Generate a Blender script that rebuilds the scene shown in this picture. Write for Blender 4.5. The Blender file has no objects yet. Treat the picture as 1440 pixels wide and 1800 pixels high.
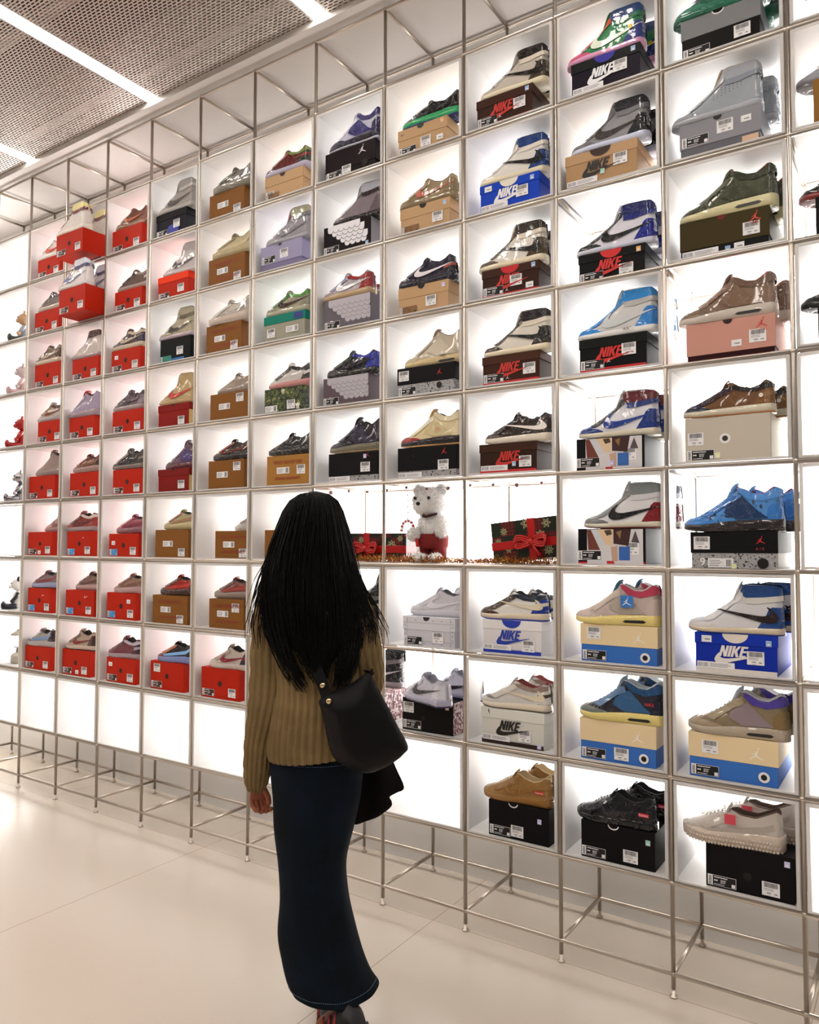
import bpy, bmesh, math, random
import numpy as np
from mathutils import Vector, Matrix
from mathutils.geometry import delaunay_2d_cdt
random.seed(7)
C = bpy.context.scene.collection
PI = math.pi

# ---------------------------------------------------------------- camera, world, exposure
W = 0.4                                   # cell width and depth of the rack
LV = [0.3766 + 0.35079*i for i in range(11)]
RAIL_Z = 0.0765
CEIL = 3.905
cd = bpy.data.cameras.new('camera'); cam = bpy.data.objects.new('camera', cd); C.objects.link(cam)
R = Vector((0.83171, 0.55521, 0.00153)); U = Vector((0.02286, -0.03700, 0.99905)); F = Vector((-0.55474, 0.83089, 0.04347))
m = Matrix((R, U, -F)).transposed().to_4x4(); m.translation = Vector((0.32828, -2.68982, 1.51090))
cam.matrix_world = m
cd.sensor_fit = 'HORIZONTAL'; cd.sensor_width = 36; cd.lens = 1350.5/1440*36
bpy.context.scene.camera = cam
vs = bpy.context.scene.view_settings
vs.view_transform = 'Standard'; vs.look = 'None'; vs.gamma = 1; vs.use_curve_mapping = False
vs.exposure = 0.6
PANEL_E, STRIP_E, WORLD_E = 6.0, 12.5, 0.13
wd = bpy.data.worlds.new('shop_air'); bpy.context.scene.world = wd; wd.use_nodes = True
wd.node_tree.nodes['Background'].inputs[0].default_value = (1.0, .93, .88, 1)
wd.node_tree.nodes['Background'].inputs[1].default_value = WORLD_E

# ---------------------------------------------------------------- materials
def lin(h):
    h = h.lstrip('#'); h = h if len(h) == 6 else ''.join(q*2 for q in h); v = [int(h[i:i+2], 16)/255 for i in (0, 2, 4)]
    return tuple((c/12.92 if c <= .04045 else ((c+.055)/1.055)**2.4) for c in v) + (1,)
MC = {}
def mat(hexc, rough=.6, metal=0, coat=0, kind='', emit=0):
    key = (hexc, rough, metal, coat, kind, emit)
    if key in MC: return MC[key]
    M = bpy.data.materials.new('%s_%s' % (kind or 'paint', hexc.lstrip('#'))); M.use_nodes = True
    nt = M.node_tree; b = nt.nodes['Principled BSDF']; N = nt.nodes.new; Lk = nt.links.new
    b.inputs['Base Color'].default_value = lin(hexc); b.inputs['Roughness'].default_value = rough
    b.inputs['Metallic'].default_value = metal; b.inputs['Coat Weight'].default_value = coat
    b.inputs['Coat Roughness'].default_value = .06
    if kind in ('card', 'soft', 'knit', 'denim', 'shoe'): b.inputs['Specular IOR Level'].default_value = .15
    if emit:
        b.inputs['Emission Color'].default_value = lin(hexc); b.inputs['Emission Strength'].default_value = emit
    def noise(scale, detail=2, co=None):
        n = N('ShaderNodeTexNoise'); n.inputs['Scale'].default_value = scale; n.inputs['Detail'].default_value = detail
        t = N('ShaderNodeTexCoord'); Lk(t.outputs['Object'], n.inputs['Vector']); return n
    def bump(src, st, dist, dst):
        bp = N('ShaderNodeBump'); bp.inputs['Strength'].default_value = st; bp.inputs['Distance'].default_value = dist
        Lk(src, bp.inputs['Height']); Lk(bp.outputs[0], b.inputs[dst])
    def ramp(src, stops, dst='Base Color'):
        r = N('ShaderNodeValToRGB'); Lk(src, r.inputs[0]); e = r.color_ramp.elements
        while len(e) < len(stops): e.new(.5)
        for q, (p, c) in zip(e, stops): q.position = p; q.color = lin(c)
        Lk(r.outputs[0], b.inputs[dst]); return r
    if kind == 'shoe':                    # leather under crinkled shrink film
        n = noise(30, 3); r = N('ShaderNodeValToRGB'); Lk(n.outputs['Fac'], r.inputs[0])
        e = r.color_ramp.elements; e[0].position = .46; e[0].color = (0,)*3+(1,); e[1].position = .5; e[1].color = (1,)*4
        e2 = e.new(.54); e2.color = (0, 0, 0, 1)
        bump(r.outputs[0], 1, .009, 'Coat Normal')
        n2 = noise(300); bump(n2.outputs['Fac'], .15, .001, 'Normal')
    if kind == 'card':
        n = noise(60, 4); bump(n.outputs['Fac'], .08, .002, 'Normal')
    if kind == 'camo':
        n = noise(38, 1); r = ramp(n.outputs['Fac'], [(.0, '#1c2212'), (.45, '#1c2212'), (.46, '#59692f'), (.53, '#59692f'), (.54, '#111208'), (.62, '#8a8f52')])
        r.color_ramp.interpolation = 'CONSTANT'
    if kind == 'cement':
        n = noise(150, 1); r = ramp(n.outputs['Fac'], [(0, '#141414'), (.34, '#141414'), (.36, '#a4a3a5'), (.6, '#bdbcbf'), (.66, '#85858a')])
        r.color_ramp.interpolation = 'CONSTANT'
    if kind == 'speck':
        n = noise(90, 2); ramp(n.outputs['Fac'], [(.38, '#3a1a1c'), (.5, '#a8757a'), (.6, '#e9dcdc')])
    if kind == 'splat':
        n = noise(70, 3); r = ramp(n.outputs['Fac'], [(0, '#101d33'), (.40, '#15294a'), (.44, '#3f86cf'), (.8, '#4d93da')])
    if kind == 'plaid':
        t = N('ShaderNodeTexCoord'); ck = N('ShaderNodeTexChecker'); ck.inputs['Scale'].default_value = 17; ck.inputs[1].default_value = lin('#6e1713'); ck.inputs[2].default_value = lin('#15240f')
        mp = N('ShaderNodeMapping'); mp.inputs[1].default_value = (.013, .031, .017); Lk(t.outputs['Object'], mp.inputs[0]); Lk(mp.outputs[0], ck.inputs[0]); prev = ck.outputs[0]
        for ax in ('X', 'Z'):
            wv = N('ShaderNodeTexWave'); wv.bands_direction = ax; wv.inputs['Scale'].default_value = 22; Lk(mp.outputs[0], wv.inputs[0])
            mr = N('ShaderNodeMapRange'); mr.inputs[1].default_value = .0; mr.inputs[2].default_value = .18; Lk(wv.outputs['Fac'], mr.inputs[0])
            mu = N('ShaderNodeMixRGB'); mu.inputs[1].default_value = lin('#12120c'); Lk(mr.outputs[0], mu.inputs[0]); Lk(prev, mu.inputs[2]); prev = mu.outputs[0]
        Lk(prev, b.inputs['Base Color'])
    if kind == 'knit':
        n = noise(420, 2); bump(n.outputs['Fac'], .6, .002, 'Normal')
        n2 = noise(9, 3); ramp(n2.outputs['Fac'], [(.3, '#705c3f'), (.7, '#8a734f')])
    if kind == 'denim':
        n = noise(7, 4); ramp(n.outputs['Fac'], [(.3, '#03080d'), (.7, '#091522')])
        n2 = noise(600, 2); bump(n2.outputs['Fac'], .3, .001, 'Normal')
    if kind == 'fur':
        n = noise(300, 3); bump(n.outputs['Fac'], 1, .003, 'Normal')
    if kind == 'frost':                   # frosted acrylic: diffuse and see-through light
        tr = N('ShaderNodeBsdfTranslucent'); tr.inputs[0].default_value = lin(hexc)
        mx = N('ShaderNodeMixShader'); mx.inputs[0].default_value = .35
        Lk(b.outputs[0], mx.inputs[1]); Lk(tr.outputs[0], mx.inputs[2]); Lk(mx.outputs[0], nt.nodes['Material Output'].inputs[0])
        n = noise(900, 1); bump(n.outputs['Fac'], .1, .0005, 'Normal')
    if kind == 'clear':
        b.inputs['Transmission Weight'].default_value = 1; b.inputs['IOR'].default_value = 1.3
    if kind == 'floor':
        r = N('ShaderNodeRGB'); r.outputs[0].default_value = lin('#cdc2b5')
        br = N('ShaderNodeTexBrick'); br.offset = 0; t = N('ShaderNodeTexCoord'); Lk(t.outputs['Object'], br.inputs[0])
        for k, v in (('Scale', 1), ('Mortar Size', .0022), ('Brick Width', 1.35), ('Row Height', 1.35), ('Mortar Smooth', .3)): br.inputs[k].default_value = v
        mu = N('ShaderNodeMixRGB'); mu.blend_type = 'MULTIPLY'; mu.inputs[2].default_value = lin('#d2c4b6')
        Lk(br.outputs['Fac'], mu.inputs[0]); Lk(r.outputs[0], mu.inputs[1]); Lk(mu.outputs[0], b.inputs['Base Color'])
        b.inputs['Roughness'].default_value = .26
        n2 = noise(.9, 2); bump(n2.outputs['Fac'], .25, .02, 'Normal')
    if kind == 'mesh_metal':              # expanded metal ceiling: slots between strands
        br = N('ShaderNodeTexBrick'); br.offset = .5; t = N('ShaderNodeTexCoord'); Lk(t.outputs['Object'], br.inputs[0])
        for k, v in (('Scale', 1), ('Mortar Size', .0043), ('Brick Width', .031), ('Row Height', .0145), ('Mortar Smooth', .15)): br.inputs[k].default_value = v
        tr = N('ShaderNodeBsdfTransparent'); mx = N('ShaderNodeMixShader')
        Lk(br.outputs['Fac'], mx.inputs[0]); Lk(tr.outputs[0], mx.inputs[1]); Lk(b.outputs[0], mx.inputs[2]); Lk(mx.outputs[0], nt.nodes['Material Output'].inputs[0])
    if kind == 'soft':
        n = noise(5, 4); bump(n.outputs['Fac'], .3, .02, 'Normal')
    MC[key] = M; return M
STEEL = mat('#cbc1b6', .30, 1, kind='steel')
FROST = mat('#e8e6e5', .45, kind='frost')
RIM = mat('#e9e6e4', .35, kind='frost')
BLACK = mat('#0a0a0b', .7); WHITE = mat('#f1f0f2', .5); GREY = mat('#8d8c92', .6); INK = mat('#26252b', .6)
def deep(h):                              # pigment a little deeper than the hex value
    v = [int(h.lstrip('#')[i:i+2], 16)/255 for i in (0, 2, 4)]; g = sum(v)/3; k = 1.12
    return '#'+''.join('%02x' % int(255*min(1, max(0, (g+(c-g)*1.02))**k)) for c in v)
def card(h): return mat(deep(h), .55, kind='card')
def lea(h): return mat(deep(h), .4, 0, 1, 'shoe')

# ---------------------------------------------------------------- object helpers
def tag(o, label=None, cat=None, group=None, kind=None):
    if label: o['label'] = label
    if cat: o['category'] = cat
    if group: o['group'] = group
    if kind: o['kind'] = kind
    return o
def empty(name, loc, rz=0, parent=None):
    o = bpy.data.objects.new(name, None); C.objects.link(o); o.location = loc; o.rotation_euler = (0, 0, rz)
    o.empty_display_size = .05; o.parent = parent; return o
class MB:
    """collects geometry for ONE mesh object"""
    def __init__(s): s.v = []; s.f = []; s.mi = []; s.mats = []; s.sm = []
    def m(s, M):
        if M not in s.mats: s.mats.append(M)
        return s.mats.index(M)
    def add(s, v, f, M, smooth=False):
        o = len(s.v); s.v += [tuple(q) for q in v]; k = s.m(M)
        for q in f: s.f.append([i+o for i in q]); s.mi.append(k); s.sm.append(smooth)
        return s
    def box(s, a, b, M, bev=0):
        if bev > 0:
            bm = bmesh.new(); bmesh.ops.create_cube(bm, size=1)
            for q in bm.verts: q.co = Vector(((a[0]+b[0])/2+q.co.x*(b[0]-a[0]), (a[1]+b[1])/2+q.co.y*(b[1]-a[1]), (a[2]+b[2])/2+q.co.z*(b[2]-a[2])))
            bmesh.ops.bevel(bm, geom=bm.edges[:], offset=bev, segments=2, affect='EDGES', profile=.6)
            bm.verts.index_update()
            s.add([q.co.copy() for q in bm.verts], [[q.index for q in fc.verts] for fc in bm.faces], M, False); bm.free(); return s
        x0, y0, z0 = a; x1, y1, z1 = b
        return s.add([(x0,y0,z0),(x1,y0,z0),(x1,y1,z0),(x0,y1,z0),(x0,y0,z1),(x1,y0,z1),(x1,y1,z1),(x0,y1,z1)],
                     [(0,3,2,1),(4,5,6,7),(0,1,5,4),(1,2,6,5),(2,3,7,6),(3,0,4,7)], M)
    def tube(s, pts, r, M, n=10, caps=True):
        P = [Vector(p) for p in pts]; k = len(P); rr = r if isinstance(r, (list, tuple)) else [r]*k
        v = []; f = []; ref = None
        for i, p in enumerate(P):
            d = (P[min(i+1, k-1)]-P[max(i-1, 0)]).normalized()
            if ref is None or abs(d.dot(ref)) > .95: ref = Vector((0, 0, 1)) if abs(d.z) < .9 else Vector((1, 0, 0))
            a = d.cross(ref).normalized(); b = d.cross(a)
            for j in range(n):
                t = 2*PI*j/n; v.append(p+(a*math.cos(t)+b*math.sin(t))*rr[i])
        for i in range(k-1):
            for j in range(n): f.append((i*n+j, i*n+(j+1) % n, (i+1)*n+(j+1) % n, (i+1)*n+j))
        if caps: f.append(tuple(range(n))[::-1]); f.append(tuple((k-1)*n+j for j in range(n)))
        return s.add(v, f, M, True)
    def sph(s, c, r, M, n=16, k=10, fn=None):
        rx, ry, rz = r if isinstance(r, (tuple, list)) else (r, r, r); v = []; f = []
        for i in range(k+1):
            ph = PI*i/k
            for j in range(n):
                t = 2*PI*j/n; d = (math.sin(ph)*math.cos(t), math.sin(ph)*math.sin(t), math.cos(ph)); q = fn(d) if fn else 1
                v.append((c[0]+rx*d[0]*q, c[1]+ry*d[1]*q, c[2]+rz*d[2]*q))
        for i in range(k):
            for j in range(n): f.append((i*n+j, (i+1)*n+j, (i+1)*n+(j+1) % n, i*n+(j+1) % n))
        return s.add(v, f, M, True)
    def rings(s, rings, M, close=True, caps=(True, True), smooth=True):
        n = len(rings[0]); v = [p for r in rings for p in r]; f = []
        for i in range(len(rings)-1):
            for j in range(n if close else n-1): f.append((i*n+j, i*n+(j+1) % n, (i+1)*n+(j+1) % n, (i+1)*n+j))
        if caps[0]: f.append(tuple(range(n))[::-1])
        if caps[1]: f.append(tuple((len(rings)-1)*n+j for j in range(n)))
        return s.add(v, f, M, smooth)
    def poly(s, pts, M, y=0):             # flat polygon in the XZ plane, facing -y
        t, tr = tri(pts)
        return s.add([(x, y, z) for x, z in t], tr, M)
    def rect(s, x0, z0, x1, z1, M, y=0): return s.add([(x0,y,z0),(x1,y,z0),(x1,y,z1),(x0,y,z1)], [(0,1,2,3)], M)
    def mesh(s, name):
        me = bpy.data.meshes.new(name); me.from_pydata(s.v, [], s.f)
        for M in s.mats: me.materials.append(M)
        me.polygons.foreach_set('material_index', s.mi); me.polygons.foreach_set('use_smooth', s.sm); me.update(); return me
    def build(s, name, parent=None, loc=None, weld=False):
        me = s.mesh(name)
        if weld:
            bm = bmesh.new(); bm.from_mesh(me); bmesh.ops.remove_doubles(bm, verts=bm.verts, dist=2e-5); bm.to_mesh(me); bm.free()
        return put(me, name, parent, loc)
def put(me, name, parent=None, loc=None):
    o = bpy.data.objects.new(name, me); C.objects.link(o); o.parent = parent
    if loc: o.location = loc
    return o
def tri(pts, step=None):
    """constrained triangulation of a 2-D outline, optionally with inner points"""
    P = [Vector(p) for p in pts]
    if step:
        Q = []
        for i, p in enumerate(P):
            q = P[(i+1) % len(P)]; n = max(1, int((q-p).length/step)); Q += [p.lerp(q, k/n) for k in range(n)]
        P = Q
    E_ = [(i, (i+1) % len(P)) for i in range(len(P))]; V = P[:]
    if step:
        xs = [p.x for p in P]; ys = [p.y for p in P]; x = min(xs)+step*.5
        while x < max(xs):
            y = min(ys)+step*.5
            while y < max(ys): V.append(Vector((x, y))); y += step
            x += step
    r = delaunay_2d_cdt(V, E_, [], 1, 1e-7)
    fs = []
    for t in r[2]:
        a, b, c = (r[0][i] for i in t)
        fs.append(tuple(t) if (b-a).cross(c-a) > 0 else tuple(t)[::-1])
    return [(p.x, p.y) for p in r[0]], fs
def circ(x, z, r, n=20, a0=0, a1=2*PI, rz=None):
    return [(x+r*math.cos(a0+(a1-a0)*i/n), z+(rz or r)*math.sin(a0+(a1-a0)*i/n)) for i in range(n if a1-a0 > 6.28 else n+1)]
def smoothf(pts, win=.035):
    g = np.linspace(-.2, 1.2, 561); a = np.array(pts); y = np.interp(g, a[:, 0], a[:, 1]); k = max(1, int(win/.0025))
    y2 = np.convolve(np.pad(y, k, 'edge'), np.ones(2*k+1)/(2*k+1), 'valid')
    return lambda x: float(np.interp(x, g, y2))
def bez(pts, n=6):                        # closed Catmull-Rom outline
    out = []; k = len(pts)
    for i in range(k):
        p0, p1, p2, p3 = (pts[(i+j-1) % k] for j in range(4))
        for t in range(n):
            t /= n
            out.append(tuple(.5*((2*p1[c])+(-p0[c]+p2[c])*t+(2*p0[c]-5*p1[c]+4*p2[c]-p3[c])*t*t+(-p0[c]+3*p1[c]-3*p2[c]+p3[c])*t**3) for c in (0, 1)))
    return out
_tc = {}
def text_polys(s, size):
    """font outlines of a string as (verts, faces), laid out in XZ"""
    if (s, size) in _tc: return _tc[s, size]
    cu = bpy.data.curves.new('lettering', 'FONT'); cu.body = s; cu.size = size; cu.resolution_u = 3
    o = bpy.data.objects.new('lettering', cu); C.objects.link(o)
    me = bpy.data.meshes.new_from_object(o.evaluated_get(bpy.context.evaluated_depsgraph_get()))
    v = [(p.co.x, p.co.y) for p in me.vertices]; f = [tuple(p.vertices) for p in me.polygons]
    bpy.data.objects.remove(o); bpy.data.curves.remove(cu); bpy.data.meshes.remove(me)
    _tc[s, size] = (v, f); return v, f
def text(mb, s, x, z, size, M, y, sx=1, bold=0):
    v, f = text_polys(s, size)
    for k in ((0, bold) if bold else (0,)):
        mb.add([(x+a*sx+k, y-k*.01, z+b) for a, b in v], f, M)

# ---------------------------------------------------------------- the setting
def struct(o): o['kind'] = 'structure'; return o
XL, XR, YB, YF = -9.0, 3.2, .447, -6.5
struct(MB().box((XL, YF, -.05), (XR, YB, 0), mat('#d6c8b9', .25, kind='floor')).build('floor'))
struct(MB().box((XL, YB, 0), (XR, YB+.1, CEIL+.6), mat('#f3f1ef', .7, kind='card')).build('wall_back'))
struct(MB().box((XL-.1, YF, 0), (XL, YB+.1, CEIL+.6), mat('#dedbd7', .7, kind='card')).build('wall_left'))
sf = MB().box((XL, -.07, CEIL), (XR, YB, CEIL+.6), mat('#d4cecb', .6, kind='card'))
sf.box((XL, -.085, CEIL-.012), (XR, -.045, CEIL+.02), mat('#dcd6d3', .5)); struct(sf.build('trim_1'))
struct(MB().box((XL, YF, CEIL+.5), (XR, -.07, CEIL+.6), mat('#141312', .8, kind='card')).build('ceiling'))
g = MB()
for y in (-.2, -.75): g.box((XL, y-.03, CEIL+.06), (XR, y+.03, CEIL+.1), mat('#b3aca8', .6))
struct(g.build('trim_2'))
SX = [-7.9, -6.7, -5.48, -4.27, -3.085, -1.9, -.7, .5, 1.7, 2.9]
for i in range(len(SX)-1):
    o = MB().add([(SX[i]+.052, YF, 0), (SX[i+1]-.052, YF, 0), (SX[i+1]-.052, -.085, 0), (SX[i]+.052, -.085, 0)], [(0, 3, 2, 1)], mat('#d2c8c2', .45, .6, kind='mesh_metal')).build('ceiling_mesh_panel', loc=(0, 0, CEIL+.014))
    o['kind'] = 'structure'
for i, x in enumerate(SX):
    t = empty('ceiling_strip_light', (x, -.045, CEIL+.02))
    nm = {3: 'farthest of the three visible, ending above the left columns', 4: 'middle one, ending above the fourth column', 5: 'cut by the top edge, above column seven'}
    tag(t, 'long white ceiling strip light, ' + nm[i] if i in nm else 'long white ceiling strip light outside the view', 'ceiling light', 'strip lights between ceiling mesh panels')
    g = MB(); g.box((-.052, YF+.06, -.005), (-.042, 0, .05), WHITE); g.box((.042, YF+.06, -.005), (.052, 0, .05), WHITE); g.box((-.052, YF+.06, .03), (.052, 0, .05), WHITE)
    g.build('housing', t)
    MB().box((-.042, YF+.06, .0), (.042, -.004, .012), mat('#fff6ec', .4, emit=STRIP_E)).build('diffuser', t)
# the backlit panel the shelves stand in front of
t = empty('backlight_panel', (-2.4, .418, LV[0]))
tag(t, 'glowing white light panel filling the wall behind the shelves', 'light panel')
MB().box((-3.2, 0, .004), (3.2, .012, LV[9]-LV[0]-.01), mat('#fffdfa', .5, emit=PANEL_E)).build('diffuser', t)
g = MB()
for z in (-.012, LV[9]-LV[0]-.01): g.box((-3.21, -.002, z), (3.21, .013, z+.015), mat('#c9c6c3', .4, .5))
g.build('edge_trim', t)

# ---------------------------------------------------------------- steel tube rack
rk = empty('steel_tube_rack', (-2.4, .2, 0)); tag(rk, 'floor-to-ceiling rack of slim brushed steel tubes holding the shoe display', 'display rack')
TR = .0078
def rpart(name, mb): o = mb.build(name, rk); o.location = (2.4, -.2, 0); return o
XS = [-(k)*W for k in range(-1, 14)]
for y in (0, W):
    for x in XS:
        g = MB(); g.tube([(x, y, .0), (x, y, .006), (x, y, .007), (x, y, .03)], [.013, .013, .006, .006], STEEL, 12)
        g.tube([(x, y, .028), (x, y, LV[10])], TR, STEEL, 12)
        for z in [RAIL_Z]+LV: g.sph((x, y, z), .0105, STEEL, 10, 8)
        rpart('post', g)
for z in [RAIL_Z]+LV:
    for y in (0, W):
        rpart('rail', MB().tube([(XS[0], y, z), (XS[-1], y, z)], TR, STEEL, 12))
def cross(x, z): rpart('cross_tube', MB().tube([(x, 0, z), (x, W, z)], TR, STEEL, 12))
for x in XS: cross(x, RAIL_Z); cross(x, LV[10])
def cx0(c): return -(13-c)*W
OPEN = [(11, 3), (11, 5), (12, 4), (12, 6), (13, 3), (13, 7), (8, 6), (9, 6), (10, 6), (8, 8), (9, 8)]
done = set()
for c, r in OPEN:
    for k in (c, c+1):
        for l in (9-r, 10-r):
            if (k, l) not in done: done.add((k, l)); cross(cx0(k), LV[l])

# ---------------------------------------------------------------- words for places
ORD = ['', 'first', 'second', 'third', 'fourth', 'fifth', 'sixth', 'seventh', 'eighth', 'ninth', 'tenth', 'eleventh', 'twelfth', 'thirteenth']
def place(c, r): return '%s row down, %s column from left' % (ORD[r], ORD[c])

# ---------------------------------------------------------------- acrylic cases
def case_meshes():
    w, d, h, t = W-.020, .385, .35079-.020, .004
    A = MB()
    A.box((0, 0, 0), (w, d, t), FROST); A.box((0, 0, h-t), (w, d, h), FROST)
    A.box((0, 0, t), (t, d, h-t), FROST); A.box((w-t, 0, t), (w, d, h-t), FROST)
    B = MB(); q = .011
    for a, b in (((0, -.010, 0), (q, 0, h)), ((w-q, -.010, 0), (w, 0, h)), ((q, -.010, 0), (w-q, 0, .007)), ((q, -.010, h-q), (w-q, 0, h))): B.box(a, b, RIM, .0015)
    return A.mesh('shell'), B.mesh('front_rim')
CA, CB = case_meshes()
def case(c, r, empty_=False):
    t = empty('display_case', (cx0(c)+.010, .002, LV[9-r]+.0100))
    tag(t, ('empty ' if empty_ else '')+'white frosted acrylic case, '+place(c, r), 'display case', 'white acrylic cases in the rack')
    put(CA, 'shell', t); put(CB, 'front_rim', t)

# ---------------------------------------------------------------- printed marks
SW = bez([(1.0, .40), (.55, .17), (.26, .02), (.10, .0), (.02, .07), (.015, .2), (.09, .40), (.17, .47), (.125, .33), (.15, .235), (.25, .20), (.42, .235), (.7, .315)], 4)
LET = {'N': ([(0,0),(0,1),(.24,1),(.44,.46),(.44,1),(.66,1),(.66,0),(.42,0),(.22,.54),(.22,0)], .72), 'I': ([(0,0),(0,1),(.23,1),(.23,0)], .29),
       'K': ([(0,0),(0,1),(.23,1),(.23,.62),(.43,1),(.68,1),(.44,.55),(.70,0),(.45,0),(.23,.45),(.23,0)], .72),
       'E': ([(0,0),(0,1),(.56,1),(.56,.82),(.23,.82),(.23,.6),(.52,.6),(.52,.42),(.23,.42),(.23,.18),(.56,.18),(.56,0)], .6)}
def nike(mb, x, z, h, M, y, swoosh=True):
    q = x+.3*h
    for ch in 'NIKE':
        p, a = LET[ch]; mb.poly([(q+(u*1.0+.28*v)*h, z+v*h) for u, v in p], M, y); q += a*h*1.0
    if swoosh: mb.poly([(x+(u*4.0)*h-.1*h, z-.62*h+v*2.2*h) for u, v in SW], M, y-.0002)
def swoosh(mb, x, z, w, M, y): mb.poly([(x+u*w, z+v*w*.85) for u, v in SW], M, y)
def limb(a, b, r0, r1, n=6):
    a = Vector(a); b = Vector(b); d = (b-a).normalized(); p = Vector((-d.y, d.x))
    return [tuple(a+p*r0), tuple(a-p*r0), tuple(b-p*r1), tuple(b+p*r1)]
def jump(mb, x, z, s, M, y):
    P = [limb((.50,.56),(.42,.36),.075,.06), limb((.44,.38),(.20,.20),.065,.045), limb((.20,.20),(.0,.06),.045,.03), limb((.44,.38),(.72,.22),.065,.045), limb((.72,.22),(1.0,.10),.045,.035),
         limb((.50,.58),(.60,.74),.05,.03), limb((.60,.74),(.63,.9),.03,.025), limb((.48,.57),(.30,.5),.04,.028), limb((.30,.5),(.14,.42),.028,.02), limb((.0,.09),(.03,.0),.025,.02)]
    for k, p in enumerate(P): mb.poly([(x+u*s, z+v*s) for u, v in p], M, y-.00005*k)
    mb.poly([(x+u*s, z+v*s) for u, v in circ(.455, .66, .06, 10)], M, y-.0006); mb.poly([(x+u*s, z+v*s) for u, v in circ(.65, .97, .055, 10)], M, y-.0006)
def trefoil(mb, x, z, s, M, y):
    for a in (-.75, 0, .75):
        p = [(.16*math.cos(t)*(1 if a == 0 else 1), .3+.26*math.sin(t)) for t in [2*PI*i/16 for i in range(16)]]
        mb.poly([(x+s*(u*math.cos(a)+v*math.sin(a)), z+s*(-u*math.sin(a)+v*math.cos(a))) for u, v in p], M, y-.0001*(a+1))
    for k in range(3): mb.rect(x-.28*s, z-(.02+.1*k)*s, x+.28*s, z-(.08+.1*k)*s+.0, M, y-.0003)
rb = random.Random(3)
def bars(mb, x0, z0, x1, z1, M, y, vert=True):
    q = x0
    while q < x1-.001:
        w = rb.choice((.0007, .0011, .0016)); 
        if vert: mb.rect(q, z0, min(q+w, x1), z1, M, y)
        q += w+rb.choice((.0007, .0012))
def hbars(mb, x0, z0, x1, z1, M, y):
    q = z0
    while q < z1-.001:
        w = rb.choice((.0007, .0012)); mb.rect(x0, q, x1, min(q+w, z1), M, y); q += w+rb.choice((.0007, .0011))
def lines(mb, x0, z0, x1, z1, n, M, y):
    dz = (z1-z0)/n
    for i in range(n):
        x = x0; e = x1-rb.random()*(x1-x0)*.35
        while x < e: w = rb.uniform(.0015, .006); mb.rect(x, z0+dz*(i+.25), min(x+w, e), z0+dz*(i+.72), M, y); x += w+.001
def mk_price():
    g = MB(); g.rect(0, 0, .052, .043, WHITE, -.0010)
    bars(g, .006, .026, .047, .041, INK, -.0013); lines(g, .006, .015, .047, .024, 2, GREY, -.0013)
    lines(g, .014, .006, .033, .012, 1, INK, -.0013); lines(g, .036, .005, .048, .011, 1, INK, -.0013); lines(g, .016, .001, .026, .004, 1, GREY, -.0013)
    return g.mesh('price_sticker')
def mk_size(bg=BLACK, fg=WHITE, w=.088, h=.034):
    g = MB(); g.rect(0, 0, w, h, fg, -.0010); g.rect(.016, .0012, w-.0012, h-.0012, bg, -.0013); g.rect(.0012, .0012, .0148, h-.0012, WHITE, -.0013)
    hbars(g, .004, .003, .012, h-.003, INK, -.0016)
    lines(g, .020, h*.72, w*.75, h*.92, 1, fg, -.0016); lines(g, .020, h*.38, .034, h*.66, 1, fg, -.0016); lines(g, .040, h*.3, w*.72, h*.66, 3, fg, -.0016); lines(g, .020, h*.1, w*.6, h*.24, 1, fg, -.0016)
    g.rect(w*.84, .003, w-.003, h*.42, fg, -.0016); return g.mesh('size_label')
def mk_strip():
    g = MB(); g.rect(0, 0, .118, .021, WHITE, -.0014); bars(g, .004, .004, .036, .017, GREY, -.0017); lines(g, .042, .004, .112, .017, 3, GREY, -.0017); return g.mesh('size_label')
def mk_yz():
    g = MB(); g.rect(0, 0, .080, .030, WHITE, -.0010); bars(g, .058, .004, .075, .026, INK, -.0013); lines(g, .005, .004, .05, .026, 4, GREY, -.0013); return g.mesh('size_label')
def mk_tag():
    g = MB(); g.rect(0, 0, .032, .022, WHITE, -.0016); lines(g, .010, .006, .026, .013, 1, INK, -.0019); return g.mesh('small_tag')
def mk_sq(h):
    g = MB(); g.rect(0, 0, .016, .018, WHITE, -.0016); g.rect(.001, .001, .015, .017, mat(h, .5), -.0018); g.rect(.004, .004, .012, .009, WHITE, -.0020); return g.mesh('square_sticker')
DM = dict(price=mk_price(), size=mk_size(), strip=mk_strip(), yz=mk_yz(), tag=mk_tag(), sizeO=mk_size(mat('#3a130d', .6)), sizeB=mk_size(mat('#2f8fd8', .5), mat('#9fd0f5', .5), .07, .036),
          sizeK=mk_size(mat('#8a6238', .6), mat('#5a3c1e', .6)), sizeG=mk_size(mat('#1f7f72', .5), mat('#2c9c8c', .5)), sq=mk_sq('#86b8ea'), sqo=mk_sq('#f4b24a'), sqg=mk_sq('#8fe0c8'), sqv=mk_sq('#c9c8ff'), sqy=mk_sq('#eef0a8'))
NM = dict(price='price_sticker', size='size_label', strip='size_label', yz='size_label', tag='small_tag', sizeO='size_label', sizeB='size_label', sizeK='size_label', sizeG='size_label', sq='square_sticker', sqo='square_sticker', sqg='square_sticker', sqv='square_sticker', sqy='square_sticker')

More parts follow.
